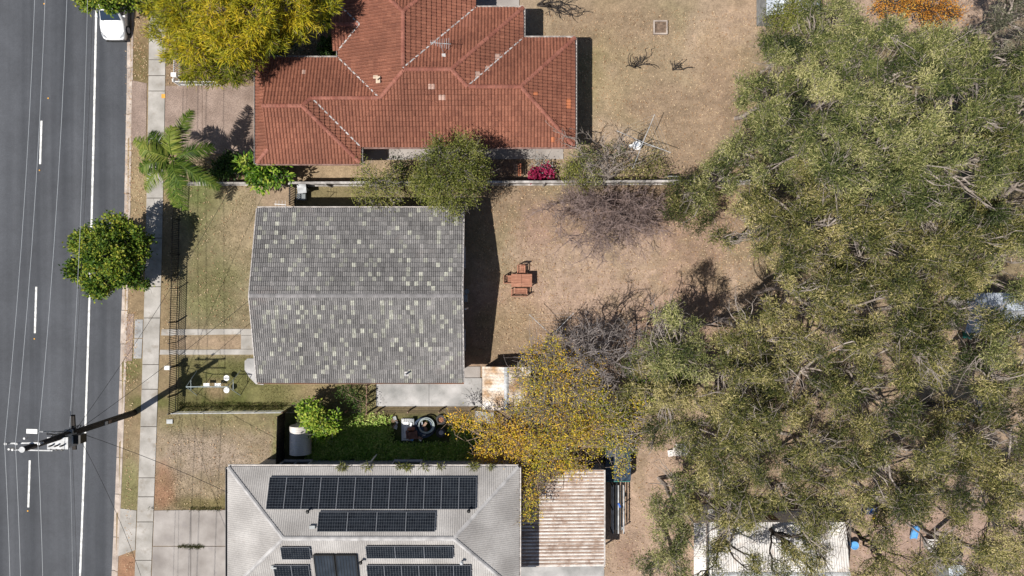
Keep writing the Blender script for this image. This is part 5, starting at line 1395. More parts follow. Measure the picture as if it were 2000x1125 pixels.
for dx in (-.4, .4):
    for dy in (-1.6, 0, 1.6): B().box((p[0] + dx, p[1] + dy, .6), (.06, .06, 1.2)).build("upright", M['black'], t)
for z in (.4, 1.1):
    for k in range(5): B().box((p[0] - .36 + .18 * k, p[1], z), (.08, 3.3, .04)).build("bar", M['black'] if k % 2 else M['galv'], t)
B().box((p[0] + .05, p[1] + .3, 1.16), (.12, .3, .08), .4).build("blue_can", M['blue'], t)
# stone ring with a log near the far right
pc = P(1875, 800); t = thing("fire_pit", "ring of grey stones round a bare patch among the gums", "fire pit", pc)
for k in range(15):
    a = -2.6 + k * .24; r_ = 1.05 + random.uniform(-.08, .08); z = .1
    n = 8; q = (pc[0] + 1.35 * r_ * math.cos(a), pc[1] + .95 * r_ * math.sin(a)); B().cyl(q, .17 + random.uniform(-.04, .05), 0, .16 + random.uniform(0, .08), 7, r2=.11).build("stone", M['stone'], t)
a = P(1800, 818, .3); b = P(1890, 868, .3)
tag(B().tube([(a[0], a[1], .2), ((a[0] * 2 + b[0]) / 3, (a[1] * 2 + b[1]) / 3 + .1, .28), (b[0], b[1], .25)], [.16, .24, .3], 10).build("fallen_log", M['bark_grey'], None, True), "grey fallen log below the stone fire pit", "log")
a = P(1806, 789, .3); b = P(1890, 792, .3)
tag(B().tube([(a[0], a[1], .15), ((a[0] + b[0]) / 2, (a[1] + b[1]) / 2 - .12, .18), (b[0], b[1], .2)], [.14, .18, .16], 10).build("dark_log", M['bark_dark'], None, True), "dark charred log lying across the stone fire pit", "log")
# play things at lower right
p = P(1704, 998, .8); t = thing("play_cube", "blue and white striped play table near a yellow ball", "play table", (p[0], p[1], 0))
for k in range(4): B().box((p[0] - .3 + k * .2, p[1], .8), (.19, .5, .04), -.2).build("top_stripe", M['blue'] if k % 2 else M['white'], t)
for dx in (-.32, .32):
    for dy in (-.2, .2): B().box((p[0] + dx, p[1] + dy, .4), (.06, .06, .8), -.2).build("leg", M['blue'], t)
def ball(name, label, px_, py_, r_, mt, cat):
    p = P(px_, py_, r_); V = []; F = []; n, m_ = 14, 8
    for i in range(m_ + 1):
        a = math.pi * i / m_
        for k in range(n): V.append((p[0] + r_ * math.sin(a) * math.cos(2 * math.pi * k / n), p[1] + r_ * math.sin(a) * math.sin(2 * math.pi * k / n), r_ + r_ * math.cos(a)))
    for i in range(m_):
        for k in range(n): F.append((i * n + k, (i + 1) * n + k, (i + 1) * n + (k + 1) % n, i * n + (k + 1) % n))
    tag(mobj(name, raw_mesh(name, V, F, mt, None, True)), label, cat)
ball("yellow_ball", "yellow play ball just below the striped play table", 1708, 1012, .13, M['yellow'], "ball")
p = P(1670, 1066, .5); t = thing("paddling_pool", "small round sky blue tub beside the white outbuilding corner", "tub", (p[0], p[1], 0)); B().cyl((p[0], p[1]), .22, 0, .45, 16, r2=.26).build("tub", M['skyblue'], t); B().torus((p[0], p[1], .45), .26, .04).build("rim", M['skyblue'], t); B().cyl((p[0], p[1]), .24, .38, .4, 16).build("water", M['blueroof'], t)
p = P(1787, 1040, .6); t = thing("play_slide", "blue plastic slide among the gum branches", "slide", (p[0], p[1], 0))
B().box((p[0], p[1], .55), (.35, 1.2, .04), .1, tilt=(.5, 0)).build("chute", M['skyblue'], t)
for s_ in (-1, 1): B().box((p[0] + s_ * .2, p[1], .6), (.05, 1.2, .12), .1, tilt=(.5, 0)).build("side", M['skyblue'], t); B().box((p[0] + s_ * .18, p[1] + .55, .42), (.05, .05, .85)).build("leg", M['white'], t)
p = P(1830, 1066, .7); t = thing("outdoor_table", "pale concrete table slab in the lower right yard", "table", (p[0], p[1], 0)); B().box((p[0], p[1], .72), (1.3, .9, .06)).build("top", M['whiteroof'], t)
for dx in (-.45, .45): B().box((p[0] + dx, p[1], .35), (.12, .7, .7)).build("leg", M['slab'], t)
p = P(1388, 1002, 1.0); t = thing("white_gas_bottle", "white rounded cylinder at the corner of the white outbuilding", "cylinder", (p[0], p[1], 0)); B().cyl((p[0], p[1]), .3, 0, 1.1, 18).build("body", M['white'], t); B().cyl((p[0], p[1]), .3, 1.1, 1.3, 18, r2=.12).build("dome", M['white'], t)
p = P(1467, 405); t = thing("white_sheet_pile", "pile of pale plastic sheeting under the sparse gum", "sheeting", p)
for k in range(5): B().box((p[0] + random.uniform(-.3, .3), p[1] + random.uniform(-.2, .2), .06 + .05 * k), (random.uniform(.5, 1.0), random.uniform(.3, .6), .04), random.uniform(-.5, .5), tilt=(random.uniform(-.15, .15), random.uniform(-.15, .15))).build("sheet", M['whiteroof'], t)
p = P(1325, 880); t = thing("pale_sheet", "pale crumpled sheet lying in the dirt yard under gums", "sheeting", p)
for k in range(4): B().box((p[0] + random.uniform(-.4, .4), p[1] + random.uniform(-.2, .2), .05 + .04 * k), (random.uniform(.6, 1.1), random.uniform(.3, .6), .03), random.uniform(-.5, .5), tilt=(random.uniform(-.1, .1), random.uniform(-.1, .1))).build("sheet", M['whiteroof'], t)
p = P(1312, 351, .8); t = thing("dark_bench_pair", "pair of dark seats by the boundary fence", "seat", (p[0], p[1], 0))
B().box((p[0], p[1], .42), (.9, .4, .05)).build("seat", M['galv'], t); B().box((p[0], p[1] + .22, .7), (.9, .05, .4)).build("backrest", M['galv'], t)
for dx in (-.4, .4): B().box((p[0] + dx, p[1], .2), (.06, .36, .4)).build("leg", M['black'], t)
p = P(535, 905, .3); t = thing("potted_lavender_pot", "small white plant pot by the corrugated house corner", "pot", (*P(535, 905)[:2], 0)); q = P(536, 905, .4); B().cyl((q[0], q[1]), .14, 0, .38, 12, r2=.2).build("pot", M['white'], t); B().cyl((q[0], q[1]), .17, .34, .36, 12).build("soil", M['soil'], t)
p = P(1906, 652, 1.2); t = thing("teal_cabinet", "narrow teal cabinet below the blue grey roofed building", "cabinet", (p[0], p[1], 0)); B().box((p[0], p[1], .6), (.25, .8, 1.2)).build("body", M['teal'], t); B().box((p[0], p[1], 1.22), (.3, .85, .04)).build("lid", M['white'], t)

# ------------------------------------------------------------------ vegetation
UP = np.array((0, 0, 1.0))
def unit(a): return a / (np.linalg.norm(a, axis=-1, keepdims=True) + 1e-9)
def leaf_quads(C_, D, m_, sig, L0, L1, W0, W1, out=0.5, droop=0.6, rnd=0.6, flat=0.0, tint=(0.5, 0.22), r=None, tri=False):
    """m_ leaves round each cluster point; returns verts, quads, tint"""
    r = rng if r is None else r
    n = len(C_); N = n * m_
    c = np.repeat(C_, m_, 0); d = np.repeat(D, m_, 0)
    sg = np.asarray(sig) if np.ndim(sig) else sig
    off = r.normal(0, 1, (N, 3)) * (np.repeat(sg, m_)[:, None] if np.ndim(sg) else sg)
    p = c + off
    dr = unit(d * out + unit(off) * min(.5, out) - UP * droop + r.normal(0, 1, (N, 3)) * rnd)
    nn = unit(r.normal(0, 1, (N, 3)) * (1 - flat) + UP * flat * 2)
    sd = unit(np.cross(dr, nn))
    L_ = r.uniform(L0, L1, (N, 1)); Wd = r.uniform(W0, W1, (N, 1))
    t = np.clip(np.repeat(r.normal(0, tint[1] * .75, n) + tint[0], m_) + r.normal(0, tint[1], N), 0, 1)
    if tri:
        V = np.empty((N, 3, 3)); V[:, 0] = p + sd * Wd * .5; V[:, 1] = p + dr * L_; V[:, 2] = p - sd * Wd * .5
        return V.reshape(-1, 3), np.arange(N * 3).reshape(N, 3), t
    V = np.empty((N, 4, 3))
    V[:, 0] = p; V[:, 1] = p + dr * L_ * .45 + sd * Wd * .5; V[:, 2] = p + dr * L_; V[:, 3] = p + dr * L_ * .45 - sd * Wd * .5
    return V.reshape(-1, 3), np.arange(N * 4).reshape(N, 4), t
class Limbs:
    def __init__(s): s.seg = []
    def line(s, pts, r0, r1):
        n = len(pts) - 1
        for i in range(n):
            s.seg.append((*pts[i], r0 + (r1 - r0) * i / n, *pts[i + 1], r0 + (r1 - r0) * (i + 1) / n))
    def mesh(s, name, mt, sides=5):
        A = np.array(s.seg); a = A[:, 0:3]; ra = A[:, 3]; b = A[:, 4:7]; rb = A[:, 7]
        d = unit(b - a); u = np.cross(d, np.array((0.31, 0.77, 0.2))); u = unit(u); v = np.cross(d, u)
        n = len(A); k = sides
        an = np.arange(k) * 2 * math.pi / k
        ring_ = u[:, None, :] * np.cos(an)[None, :, None] + v[:, None, :] * np.sin(an)[None, :, None]
        V = np.concatenate((a[:, None] + ring_ * ra[:, None, None], b[:, None] + ring_ * rb[:, None, None]), 1).reshape(-1, 3)
        base = (np.arange(n) * 2 * k)[:, None]; i = np.arange(k)[None, :]; j = (i + 1) % k
        Q = np.stack((base + i, base + j, base + k + j, base + k + i), -1).reshape(-1, 4)
        return raw_mesh(name, V, Q, mt, None, True)
def curve(a, b, r, bend=0.15, n=4, lift=0.0):
    a = np.array(a, float); b = np.array(b, float); L_ = np.linalg.norm(b - a)
    o = r.normal(0, 1, 3) * bend * L_; pts = []
    for i in range(n + 1):
        f = i / n; pts.append(a + (b - a) * f + o * math.sin(math.pi * f) * .5 + UP * lift * L_ * math.sin(math.pi * f) * .5 + (r.normal(0, .02 * L_, 3) if 0 < i < n else 0))
    return pts
KINDS = {
    #           per cluster, spacing sigma, leaf L, leaf W, out, droop, rnd, flat
    'gum':     dict(m=230, sig=.235, L=(.13, .25), W=(.032, .052), out=.22, droop=.3, rnd=.7, flat=.5),
    'broad':   dict(m=85, sig=.17, L=(.16, .26), W=(.09, .14), out=.4, droop=.1, rnd=.7, flat=.55),
    'feather': dict(m=70, sig=.16, L=(.34, .55), W=(.035, .06), out=.55, droop=.15, rnd=.75, flat=.5),
    'fine':    dict(m=110, sig=.27, L=(.10, .17), W=(.04, .065), out=.3, droop=.2, rnd=.8, flat=.4),
    'sparse':  dict(m=95, sig=.26, L=(.09, .16), W=(.045, .075), out=.3, droop=.3, rnd=.8, flat=.4),
    'big':     dict(m=48, sig=.20, L=(.26, .44), W=(.10, .17), out=.6, droop=.15, rnd=.6, flat=.6),
}
def tree(name, label, base, lobes, kind, leafmat, barkmat, per=14, trunk=.16, cat="tree", group=None, seed=0, dens=1.0, twigs=3, tint=(.5, .2), shell=.55, hollow=True, crown_low=.35, lim=.055, forks=0, lobe_tint=.06, tw=.012, tl=.28):
    """lobes: list of (x, y, z, radius) in metres; clusters fill each lobe, more of them near its upper shell"""
    r = np.random.default_rng(seed + 1000)
    t = thing(name, label, cat, (base[0], base[1], 0), group)
    LB = Limbs(); K = KINDS[kind] if kind else None
    lob = np.array(lobes, float); cen = lob[:, :3].mean(0)
    zlow = max(.4, (lob[:, 2] - lob[:, 3]).min())
    top = np.array((base[0] * .4 + cen[0] * .6, base[1] * .4 + cen[1] * .6, zlow + (cen[2] - zlow) * crown_low))
    tp = curve((base[0], base[1], -.1), top, r, .08, 5); LB.line(tp, trunk, trunk * .7)
    CC = []; DD = []; TT = []
    for (x, y, z, rad) in lobes:
        c = np.array((x, y, z)); n = max(3, int(per * rad * rad))
        st = tp[int(r.integers(3, 6))]
        lp = curve(st, c - UP * rad * .35, r, .2, 5, .1); LB.line(lp, max(trunk * .5, lim), lim * .55)
        dirs = unit(r.normal(0, 1, (n, 3)) + UP * .45); dirs[:, 2] = np.where(dirs[:, 2] < -.35, -dirs[:, 2] * .5, dirs[:, 2])
        rr_ = rad * (shell + (1 - shell) * r.random(n)) if hollow else rad * r.random(n) ** .5
        pts = c + dirs * rr_[:, None] * np.array((1, 1, .75))
        for q, d in zip(pts, dirs):
            s0 = lp[int(r.integers(2, 6))]
            bp = curve(s0, q, r, .22, 3); LB.line(bp, lim * .42, .012)
            for _ in range(twigs):
                e = q + r.normal(0, 1, 3) * tl + d * .22; LB.line([bp[2] * .4 + q * .6, (q + e) / 2 + r.normal(0, .07, 3), e], tw, tw * .45)
        CC.append(pts); DD.append(dirs); TT.append(np.full(n, tint[0] + r.normal(0, lobe_tint)))
    for _ in range(forks):              # bare, weathered branch fans standing clear of the leaves
        x, y, z, rad = lobes[int(r.integers(0, len(lobes)))]
        s0 = np.array((x, y, z - rad * .3)); d0 = unit(r.normal(0, 1, 3) * np.array((1, 1, .25)) + UP * .55)
        for _k in range(int(r.integers(4, 8))):
            e = s0 + (d0 + r.normal(0, .32, 3)) * r.uniform(.9, 1.7); bp = curve(s0, e, r, .2, 4); LB.line(bp, .045, .014)
            for _j in range(3):
                i_ = int(r.integers(2, 5)); LB.line([bp[i_], bp[i_] + (d0 + r.normal(0, .5, 3)) * .45], .016, .007)
    tr_ = mobj("trunk", LB.mesh("trunk", barkmat), t)
    if K:
        V, Q, T = leaf_quads(np.concatenate(CC), np.concatenate(DD), max(3, int(K['m'] * dens)), K['sig'], *K['L'], *K['W'], K['out'], K['droop'], K['rnd'], K['flat'], (np.concatenate(TT), tint[1]), r, kind == 'gum')
        mobj("crown", raw_mesh("crown", V, Q, leafmat, T), t)
    return t
def L(px_, py_, z, r_): return (*P(px_, py_, z)[:2], z, r_)

# street tree on the verge
tree("street_tree", "round glossy green street tree overhanging the road edge", P(258, 508), [L(215, 490, 3.4, 1.55), L(255, 462, 2.9, 1.25), L(180, 495, 2.8, 1.25), L(245, 528, 2.7, 1.3), L(200, 545, 2.6, 1.2), L(222, 452, 2.7, 1.1), L(168, 472, 2.4, .95), L(148, 530, 2.2, .8), L(205, 562, 2.2, .85), L(264, 492, 2.5, 1.1), L(270, 545, 2.1, .75)],
     'broad', M['leaf_street'], M['bark_dark'], per=15, seed=1, tint=(.52, .26), lobe_tint=.12)
tree("street_tree", "green street tree at the top edge shading the white car", P(262, -40), [L(215, -30, 4, 1.5), L(180, -15, 3.6, 1.1), L(255, -15, 3.6, 1.2), L(225, 5, 3.2, .8), L(165, -5, 3.2, .7), L(215, -75, 4.2, 1.6), L(270, -60, 3.8, 1.3)],
     'broad', M['leaf_street'], M['bark_dark'], per=17, seed=2, tint=(.42, .24))
# feathery yellow green tree
fe = [L(360, 30, 5.5, 1.6), L(430, 20, 6.5, 1.8), L(500, 30, 6.8, 1.8), L(570, 20, 6, 1.6), L(620, 20, 5, 1.2), L(390, 85, 5.4, 1.5), L(455, 80, 6.2, 1.7), L(520, 75, 5.4, 1.4), L(345, 75, 4.6, 1.1), L(400, 130, 4.6, 1.3), L(450, 130, 4.6, 1.2), L(345, 110, 4.0, .7), L(320, 65, 4.4, .8), L(350, -40, 6, 1.8), L(450, -50, 7, 2.0), L(550, -40, 6.6, 1.9), L(425, 155, 3.8, .7), L(490, 110, 4.6, 1.0), L(320, 10, 5.2, 1.0), L(580, 60, 4.6, .8)]
tree("silky_oak_tree", "large yellow green feathery tree over the front garden of the red house", P(490, 70), fe, 'feather', M['leaf_feather'], M['bark_brown'], per=13, trunk=.22, seed=3, tint=(.45, .22), lim=.06, lobe_tint=.14)
# shrubs in the red house front garden
tree("garden_shrub", "silvery shrub against the wall under the feathery tree", P(592, 100), [L(592, 97, .9, .6)], 'fine', M['leaf_gum_grey'], M['bark_grey'], per=22, trunk=.05, cat="shrub", seed=4, tint=(.75, .2))
tree("garden_shrub", "dark green shrub by the red tile eave under the feathery tree", P(634, 98), [L(632, 96, 1.2, .6), L(645, 80, 1.2, .45)], 'broad', M['leaf_dark'], M['bark_grey'], per=20, trunk=.05, cat="shrub", seed=5)
tree("garden_shrub", "lime green shrub left of the small red gable", P(640, 35), [L(640, 35, 1.6, .55), L(636, 12, 1.5, .5)], 'broad', M['leaf_bright'], M['bark_grey'], per=20, trunk=.05, cat="shrub", seed=6, tint=(.7, .2))
tree("garden_shrub", "dark bush behind the silvery shrub", P(565, 85), [L(560, 84, 1.0, .65), L(545, 95, .9, .5)], 'broad', M['leaf_dark'], M['bark_grey'], per=20, trunk=.05, cat="shrub", seed=7)
# shrubs below the palm
tree("clipped_shrub", "dark clipped shrub at the end of the brown driveway", P(447, 338), [L(440, 328, 1.0, .62), L(455, 320, 1.1, .55), L(425, 338, .7, .4)], 'broad', M['leaf_dark'], M['bark_grey'], per=26, trunk=.05, cat="shrub", seed=8, tint=(.45, .25))
tree("broadleaf_shrub", "big leaved bright green shrub by the red roof corner", P(525, 345), [L(485, 325, 1.7, .75), L(520, 330, 1.8, .8), L(550, 340, 1.4, .65), L(505, 350, 1.3, .6), L(535, 315, 1.5, .55)], 'big', M['leaf_bright'], M['bark_grey'], per=17, trunk=.06, cat="shrub", seed=9, tint=(.42, .27))
# bushy trees at the boundary fence
tree("bushy_tree", "dense olive green tree leaning over the boundary fence onto the charcoal roof", P(890, 352), [L(870, 330, 5.2, 1.5), L(910, 320, 5.2, 1.3), L(835, 340, 4.6, 1.2), L(875, 375, 4.6, 1.3), L(915, 370, 4.2, 1.0), L(830, 375, 4, .9), L(905, 285, 4.4, .8), L(860, 300, 4.4, .9), L(815, 355, 3.8, .7), L(880, 405, 3.9, .7), L(925, 340, 4.4, .9)],
     'fine', M['leaf_bushy'], M['bark_grey'], per=17, seed=10, tint=(.5, .22), lobe_tint=.12)
tree("bushy_tree", "light feathery young tree over the fence left of the olive tree", P(745, 362), [L(720, 350, 3.4, .9), L(760, 360, 3.2, .8), L(735, 385, 3.0, .8), L(700, 375, 2.8, .6), L(770, 340, 2.8, .6), L(765, 390, 2.8, .5), L(705, 330, 2.8, .5)],
     'fine', M['leaf_bushy'], M['bark_grey'], per=17, seed=11, tint=(.6, .2), dens=.55, trunk=.07)
tree("garden_shrub", "dark plum leaved shrub beside the patio", P(785, 330), [L(785, 320, 1.6, .5), L(790, 340, 1.2, .4)], 'fine', M['leaf_dark'], M['bark_dark'], per=24, trunk=.05, cat="shrub", seed=12, tint=(.2, .1), dens=.6)
tree("flowering_shrub", "magenta flowering shrub by the boundary fence", P(1058, 342), [L(1050, 340, .8, .38), L(1068, 337, .7, .36), L(1042, 342, .6, .25)], 'broad', M['leaf_magenta'], M['bark_grey'], per=26, trunk=.04, cat="shrub", seed=13, dens=.8)
tree("silver_shrub", "small silver leaved shrub above the magenta shrub", P(1058, 330), [L(1052, 325, .7, .35), L(1070, 328, .6, .3)], 'sparse', M['leaf_silver'], M['bark_grey'], per=24, trunk=.03, cat="shrub", seed=14, dens=.4)
tree("garden_shrub", "yellow green leafy shrub at the patio end by the fence", P(1120, 345), [L(1105, 340, 1.5, .6), L(1135, 350, 1.6, .7), L(1118, 325, 1.5, .5)], 'fine', M['leaf_bushy'], M['bark_grey'], per=22, trunk=.05, cat="shrub", seed=15, tint=(.6, .2), dens=.8)
tree("garden_shrub", "loose green shrub among the pale bare branches by the fence", P(1150, 330), [L(1150, 315, 2.0, .8), L(1165, 345, 1.8, .7), L(1135, 300, 1.9, .6), L(1200, 300, 1.2, .6)], 'fine', M['leaf_gum'], M['bark_grey'], per=18, trunk=.05, cat="shrub", seed=16, tint=(.55, .22), dens=.6)
tree("wild_shrub", "brownish scrub below the upper clothesline", P(1260, 335), [L(1250, 335, .9, .8), L(1280, 330, .9, .8), L(1220, 340, 1.0, .7), L(1300, 350, .8, .5), L(1275, 300, .7, .5)], 'fine', M['leaf_gum_dry'], M['bark_brown'], per=18, trunk=.05, cat="shrub", seed=17, tint=(.55, .22), dens=.5)
# bare trees
def bare(name, label, base, tips, mt, seed, trunk=.1, n2=7, n3=5, spread=.9, thin=.006, group=None, r1=.03):
    r = np.random.default_rng(seed + 500); t = thing(name, label, "tree", (base[0], base[1], 0), group); LB = Limbs()
    for tipp in tips:
        lp = curve((base[0], base[1], .0), tipp, r, .18, 7, .15); LB.line(lp, trunk, r1 * .7)
        for _ in range(n2):
            i = int(r.integers(3, 8)); d = unit(np.array(tipp) - np.array(base)); e = lp[i] + (d * .9 + r.normal(0, .55, 3) + UP * .15) * spread
            bp = curve(lp[i], e, r, .2, 4); LB.line(bp, r1, thin * 1.8)
            for _ in range(n3):
                j = int(r.integers(1, 5)); e2 = bp[j] + (unit(e - lp[i]) * .7 + r.normal(0, .55, 3)) * spread * .5
                tp2 = curve(bp[j], e2, r, .2, 3); LB.line(tp2, thin * 1.6, thin)
                for _ in range(2):
                    e3 = tp2[2] + (unit(e2 - bp[j]) * .5 + r.normal(0, .6, 3)) * spread * .28; LB.line([tp2[2], e3], thin, thin * .7)
    mobj("branches", LB.mesh("branches", mt, 4), t)
    return t
def T3(px_, py_, z): return P(px_, py_, z)
bare("bare_shrub", "pale leafless branching tree at the end of the red house patio", P(1185, 358), [T3(1130, 270, 3.6), T3(1165, 280, 4.0), T3(1210, 290, 4.0), T3(1190, 320, 4.2), T3(1145, 320, 3.4), T3(1215, 330, 3.2)], M['bark_pale'], 1, .06, 7, 5, .8, .008, r1=.026)
bare("bare_purple_tree", "leafless mauve twigged tree over the back yard dirt", P(1180, 385), [T3(1090, 430, 3.0), T3(1120, 465, 3.2), T3(1160, 480, 3.6), T3(1200, 475, 3.6), T3(1245, 450, 3.2), T3(1270, 415, 3.0), T3(1140, 425, 4.0), T3(1215, 430, 4.0), T3(1180, 450, 4.2), T3(1075, 405, 2.8), T3(1285, 440, 2.8), T3(1105, 395, 2.8), T3(1150, 395, 3.4), T3(1225, 395, 3.4), T3(1175, 490, 3.0)], M['twig_purple'], 2, .07, 16, 9, 1.0, .0075, r1=.022)
bare("dead_bush", "dark leafless stump bush on the dry lawn, left of two", P(1240, 131), [T3(1228, 122, .7), T3(1262, 110, .9), T3(1245, 118, .9), T3(1265, 127, .6), T3(1235, 128, .6)], M['bark_dark'], 3, .05, 3, 1, .35, .014)
bare("dead_bush", "dark leafless stump bush on the dry lawn, right of two", P(1314, 137), [T3(1312, 124, .7), T3(1325, 122, .8), T3(1340, 132, .6), T3(1320, 133, .6)], M['bark_dark'], 4, .05, 3, 1, .3, .014)
bare("bare_branch_tree", "dark leafless tree behind the red house at the top edge", P(1050, 10), [T3(1070, 0, 2.2), T3(1095, 5, 2.4), T3(1085, 25, 1.8), T3(1100, 28, 1.6), T3(1070, -25, 2.4)], M['bark_dark'], 5, .08, 4, 3, .6, .012)
bare("bare_yard_tree", "spindly pale leafless tree at the edge of the yellow tree", P(1240, 740), [T3(1225, 645, 4.5), T3(1195, 690, 4.5), T3(1245, 655, 4.8), T3(1270, 700, 4.2), T3(1180, 655, 4.0), T3(1240, 690, 4.6)], M['bark_grey'], 6, .08, 7, 5, .9, .008)
bare("bare_tall_tree", "tall leafless grey tree rising behind the yellow autumn tree", P(1150, 735), [T3(1110, 660, 5.6), T3(1150, 650, 6.2), T3(1190, 670, 6.2), T3(1130, 700, 6.0), T3(1205, 705, 5.6), T3(1165, 690, 6.4), T3(1085, 690, 5.2), T3(1175, 730, 6.0)], M['bark_grey'], 7, .09, 9, 6, 1.0, .009)
bare("bare_grey_tree", "leafless grey tree against the dark olive gum beside the back yard", P(1300, 690), [T3(1275, 630, 5.4), T3(1310, 620, 5.8), T3(1345, 640, 5.4), T3(1330, 670, 5.8), T3(1265, 670, 5.0), T3(1300, 655, 6.0)], M['bark_grey'], 8, .09, 9, 6, 1.0, .009)
# yellow autumn tree over the rusty shed, and its neighbours
tree("yellow_autumn_tree", "yellow leaved autumn tree over the rusted shed", P(1090, 745), [L(1075, 685, 4.4, 1.1), L(1105, 715, 5, 1.3), L(1060, 735, 5, 1.3), L(1035, 760, 4.4, 1.1), L(1125, 755, 5, 1.3), L(1075, 790, 4.8, 1.3), L(1045, 695, 4, .9), L(1140, 705, 4.4, 1.0), L(1025, 800, 4.2, 1.0), L(1115, 800, 4.6, 1.1), L(1020, 735, 3.8, .7), L(1155, 745, 4.6, .9)],
     'sparse', M['leaf_yellow'], M['bark_grey'], per=14, seed=20, tint=(.50, .24), dens=.48, lobe_tint=.14, twigs=9, tw=.013, tl=.5)
tree("orange_autumn_tree", "straggly orange autumn tree beside the junk heap", P(985, 845), [L(950, 830, 3.6, .9), L(915, 832, 3.2, .8), L(985, 860, 4, 1.1), L(955, 880, 3.8, .9), L(1010, 890, 4, 1.0), L(895, 822, 2.8, .6), L(1000, 830, 4, .9), L(975, 908, 3.6, .8), L(940, 900, 3.4, .6), L(1030, 925, 4.2, .8), L(1030, 860, 4.2, .9)],
     'sparse', M['leaf_yellow'], M['bark_brown'], per=13, seed=21, tint=(.74, .18), dens=.6, twigs=7, tw=.013, tl=.4)
tree("yellow_green_tree", "yellow green tree above the carport roof", P(1120, 865), [L(1080, 850, 5, 1.2), L(1120, 840, 5.4, 1.2), L(1050, 880, 4.6, 1.0), L(1150, 830, 5, 1.1), L(1100, 890, 4.6, .9), L(1060, 915, 4.4, .8), L(1130, 910, 4.2, .6), L(1035, 1000, 4.6, .7), L(1040, 960, 4.6, .7), L(1100, 925, 4.2, .5), L(1160, 870, 4.6, .8)],
     'sparse', M['leaf_yellow'], M['bark_brown'], per=13, seed=22, tint=(.50, .26), dens=.7, twigs=7, forks=3, tw=.013, tl=.45)
tree("yellow_green_tree", "straggly tree with green and orange leaves at the dirt yard edge", P(1210, 850), [L(1180, 800, 5, 1.1), L(1215, 820, 5, 1.0), L(1190, 860, 4.4, .9), L(1225, 870, 4, .7), L(1160, 780, 5, 1.0), L(1205, 910, 3.6, .6), L(1245, 800, 4.6, .8)],
     'sparse', M['leaf_yellow'], M['bark_pale'], per=15, seed=23, tint=(.30, .24), dens=.6, twigs=6, forks=5, tw=.016, tl=.45)
tree("garden_bush", "bright green bush behind the spindly leafless tree", P(1290, 745), [L(1265, 730, 2.2, .9), L(1280, 760, 2.2, .9), L(1300, 700, 2.0, .8), L(1255, 770, 2, .8), L(1330, 740, 2, .9)], 'broad', M['leaf_bright'], M['bark_grey'], per=17, trunk=.06, seed=24, tint=(.35, .22), cat="bush")
tree("citrus_bush", "bright lime green bush leaning on the rainwater tank", P(632, 820), [L(620, 815, 1.9, .75), L(640, 825, 1.8, .7), L(605, 800, 1.6, .6), L(630, 845, 1.5, .5), L(650, 830, 1.4, .4), L(600, 825, 1.5, .4)], 'broad', M['leaf_bright'], M['bark_grey'], per=22, trunk=.06, seed=25, tint=(.66, .24), cat="bush")
tree("orange_tree", "orange leaved tree behind the gums at the top edge", P(1790, 15), [L(1790, 10, 3, 1.1), L(1820, 25, 3, 1.0), L(1760, 0, 3, .9), L(1845, 5, 3, .9), L(1810, 45, 2.4, .6), L(1725, 5, 2.6, .8), L(1745, 22, 2.4, .6), L(1860, 30, 2.4, .7)], 'sparse', M['leaf_orange'], M['bark_dark'], per=15, seed=26, tint=(.5, .26), dens=.55, lobe_tint=.15, twigs=6, tw=.014)
tree("green_bush", "round green bush against the pale blue shed", P(1545, 30), [L(1540, 25, 2.6, 1.1), L(1560, 40, 2.2, .8), L(1520, 35, 2.2, .8), L(1575, 10, 2.4, .7)], 'fine', M['leaf_bushy'], M['bark_grey'], per=20, seed=27, tint=(.45, .22), cat="bush")
tree("slab_bush", "dark weedy bush at the left end of the rear concrete slab", P(690, 775), [L(690, 768, .9, .6), L(705, 785, .8, .5), L(670, 765, .8, .4)], 'fine', M['leaf_dark'], M['bark_brown'], per=22, trunk=.04, seed=28, dens=.6, cat="bush")
tree("lawn_shrub", "dry twiggy shrub between palm and brown driveway", P(400, 330), [L(405, 315, .7, .5), L(390, 330, .6, .5), L(420, 325, .6, .4)], 'fine', M['leaf_gum_dry'], M['bark_brown'], per=20, trunk=.04, seed=29, dens=.25, tint=(.7, .2), cat="shrub")
for i, px_ in enumerate((670, 718, 780, 795, 828, 860, 925, 958)):
    q = P(px_, 908, 5.0); z = SE - .02
    n = 8 if i % 3 else 14
    c_ = np.array([(q[0] + random.uniform(-.18, .18), sy1 + .06 + random.uniform(-.05, .02), z + .12) for _ in range(n)])
    V, Q, T = leaf_quads(c_, np.tile(UP, (n, 1)), 9, .07, .18, .4, .03, .05, .9, -.1, .7, .3, (.55, .25))
    tag(mobj("gutter_weed", raw_mesh("gutter_weed", V, Q, M['leaf_bushy'], T)), "%s tuft of weeds from the left, growing in the corrugated roof gutter" % ORD[i], "weed", "weeds growing in the gutter")

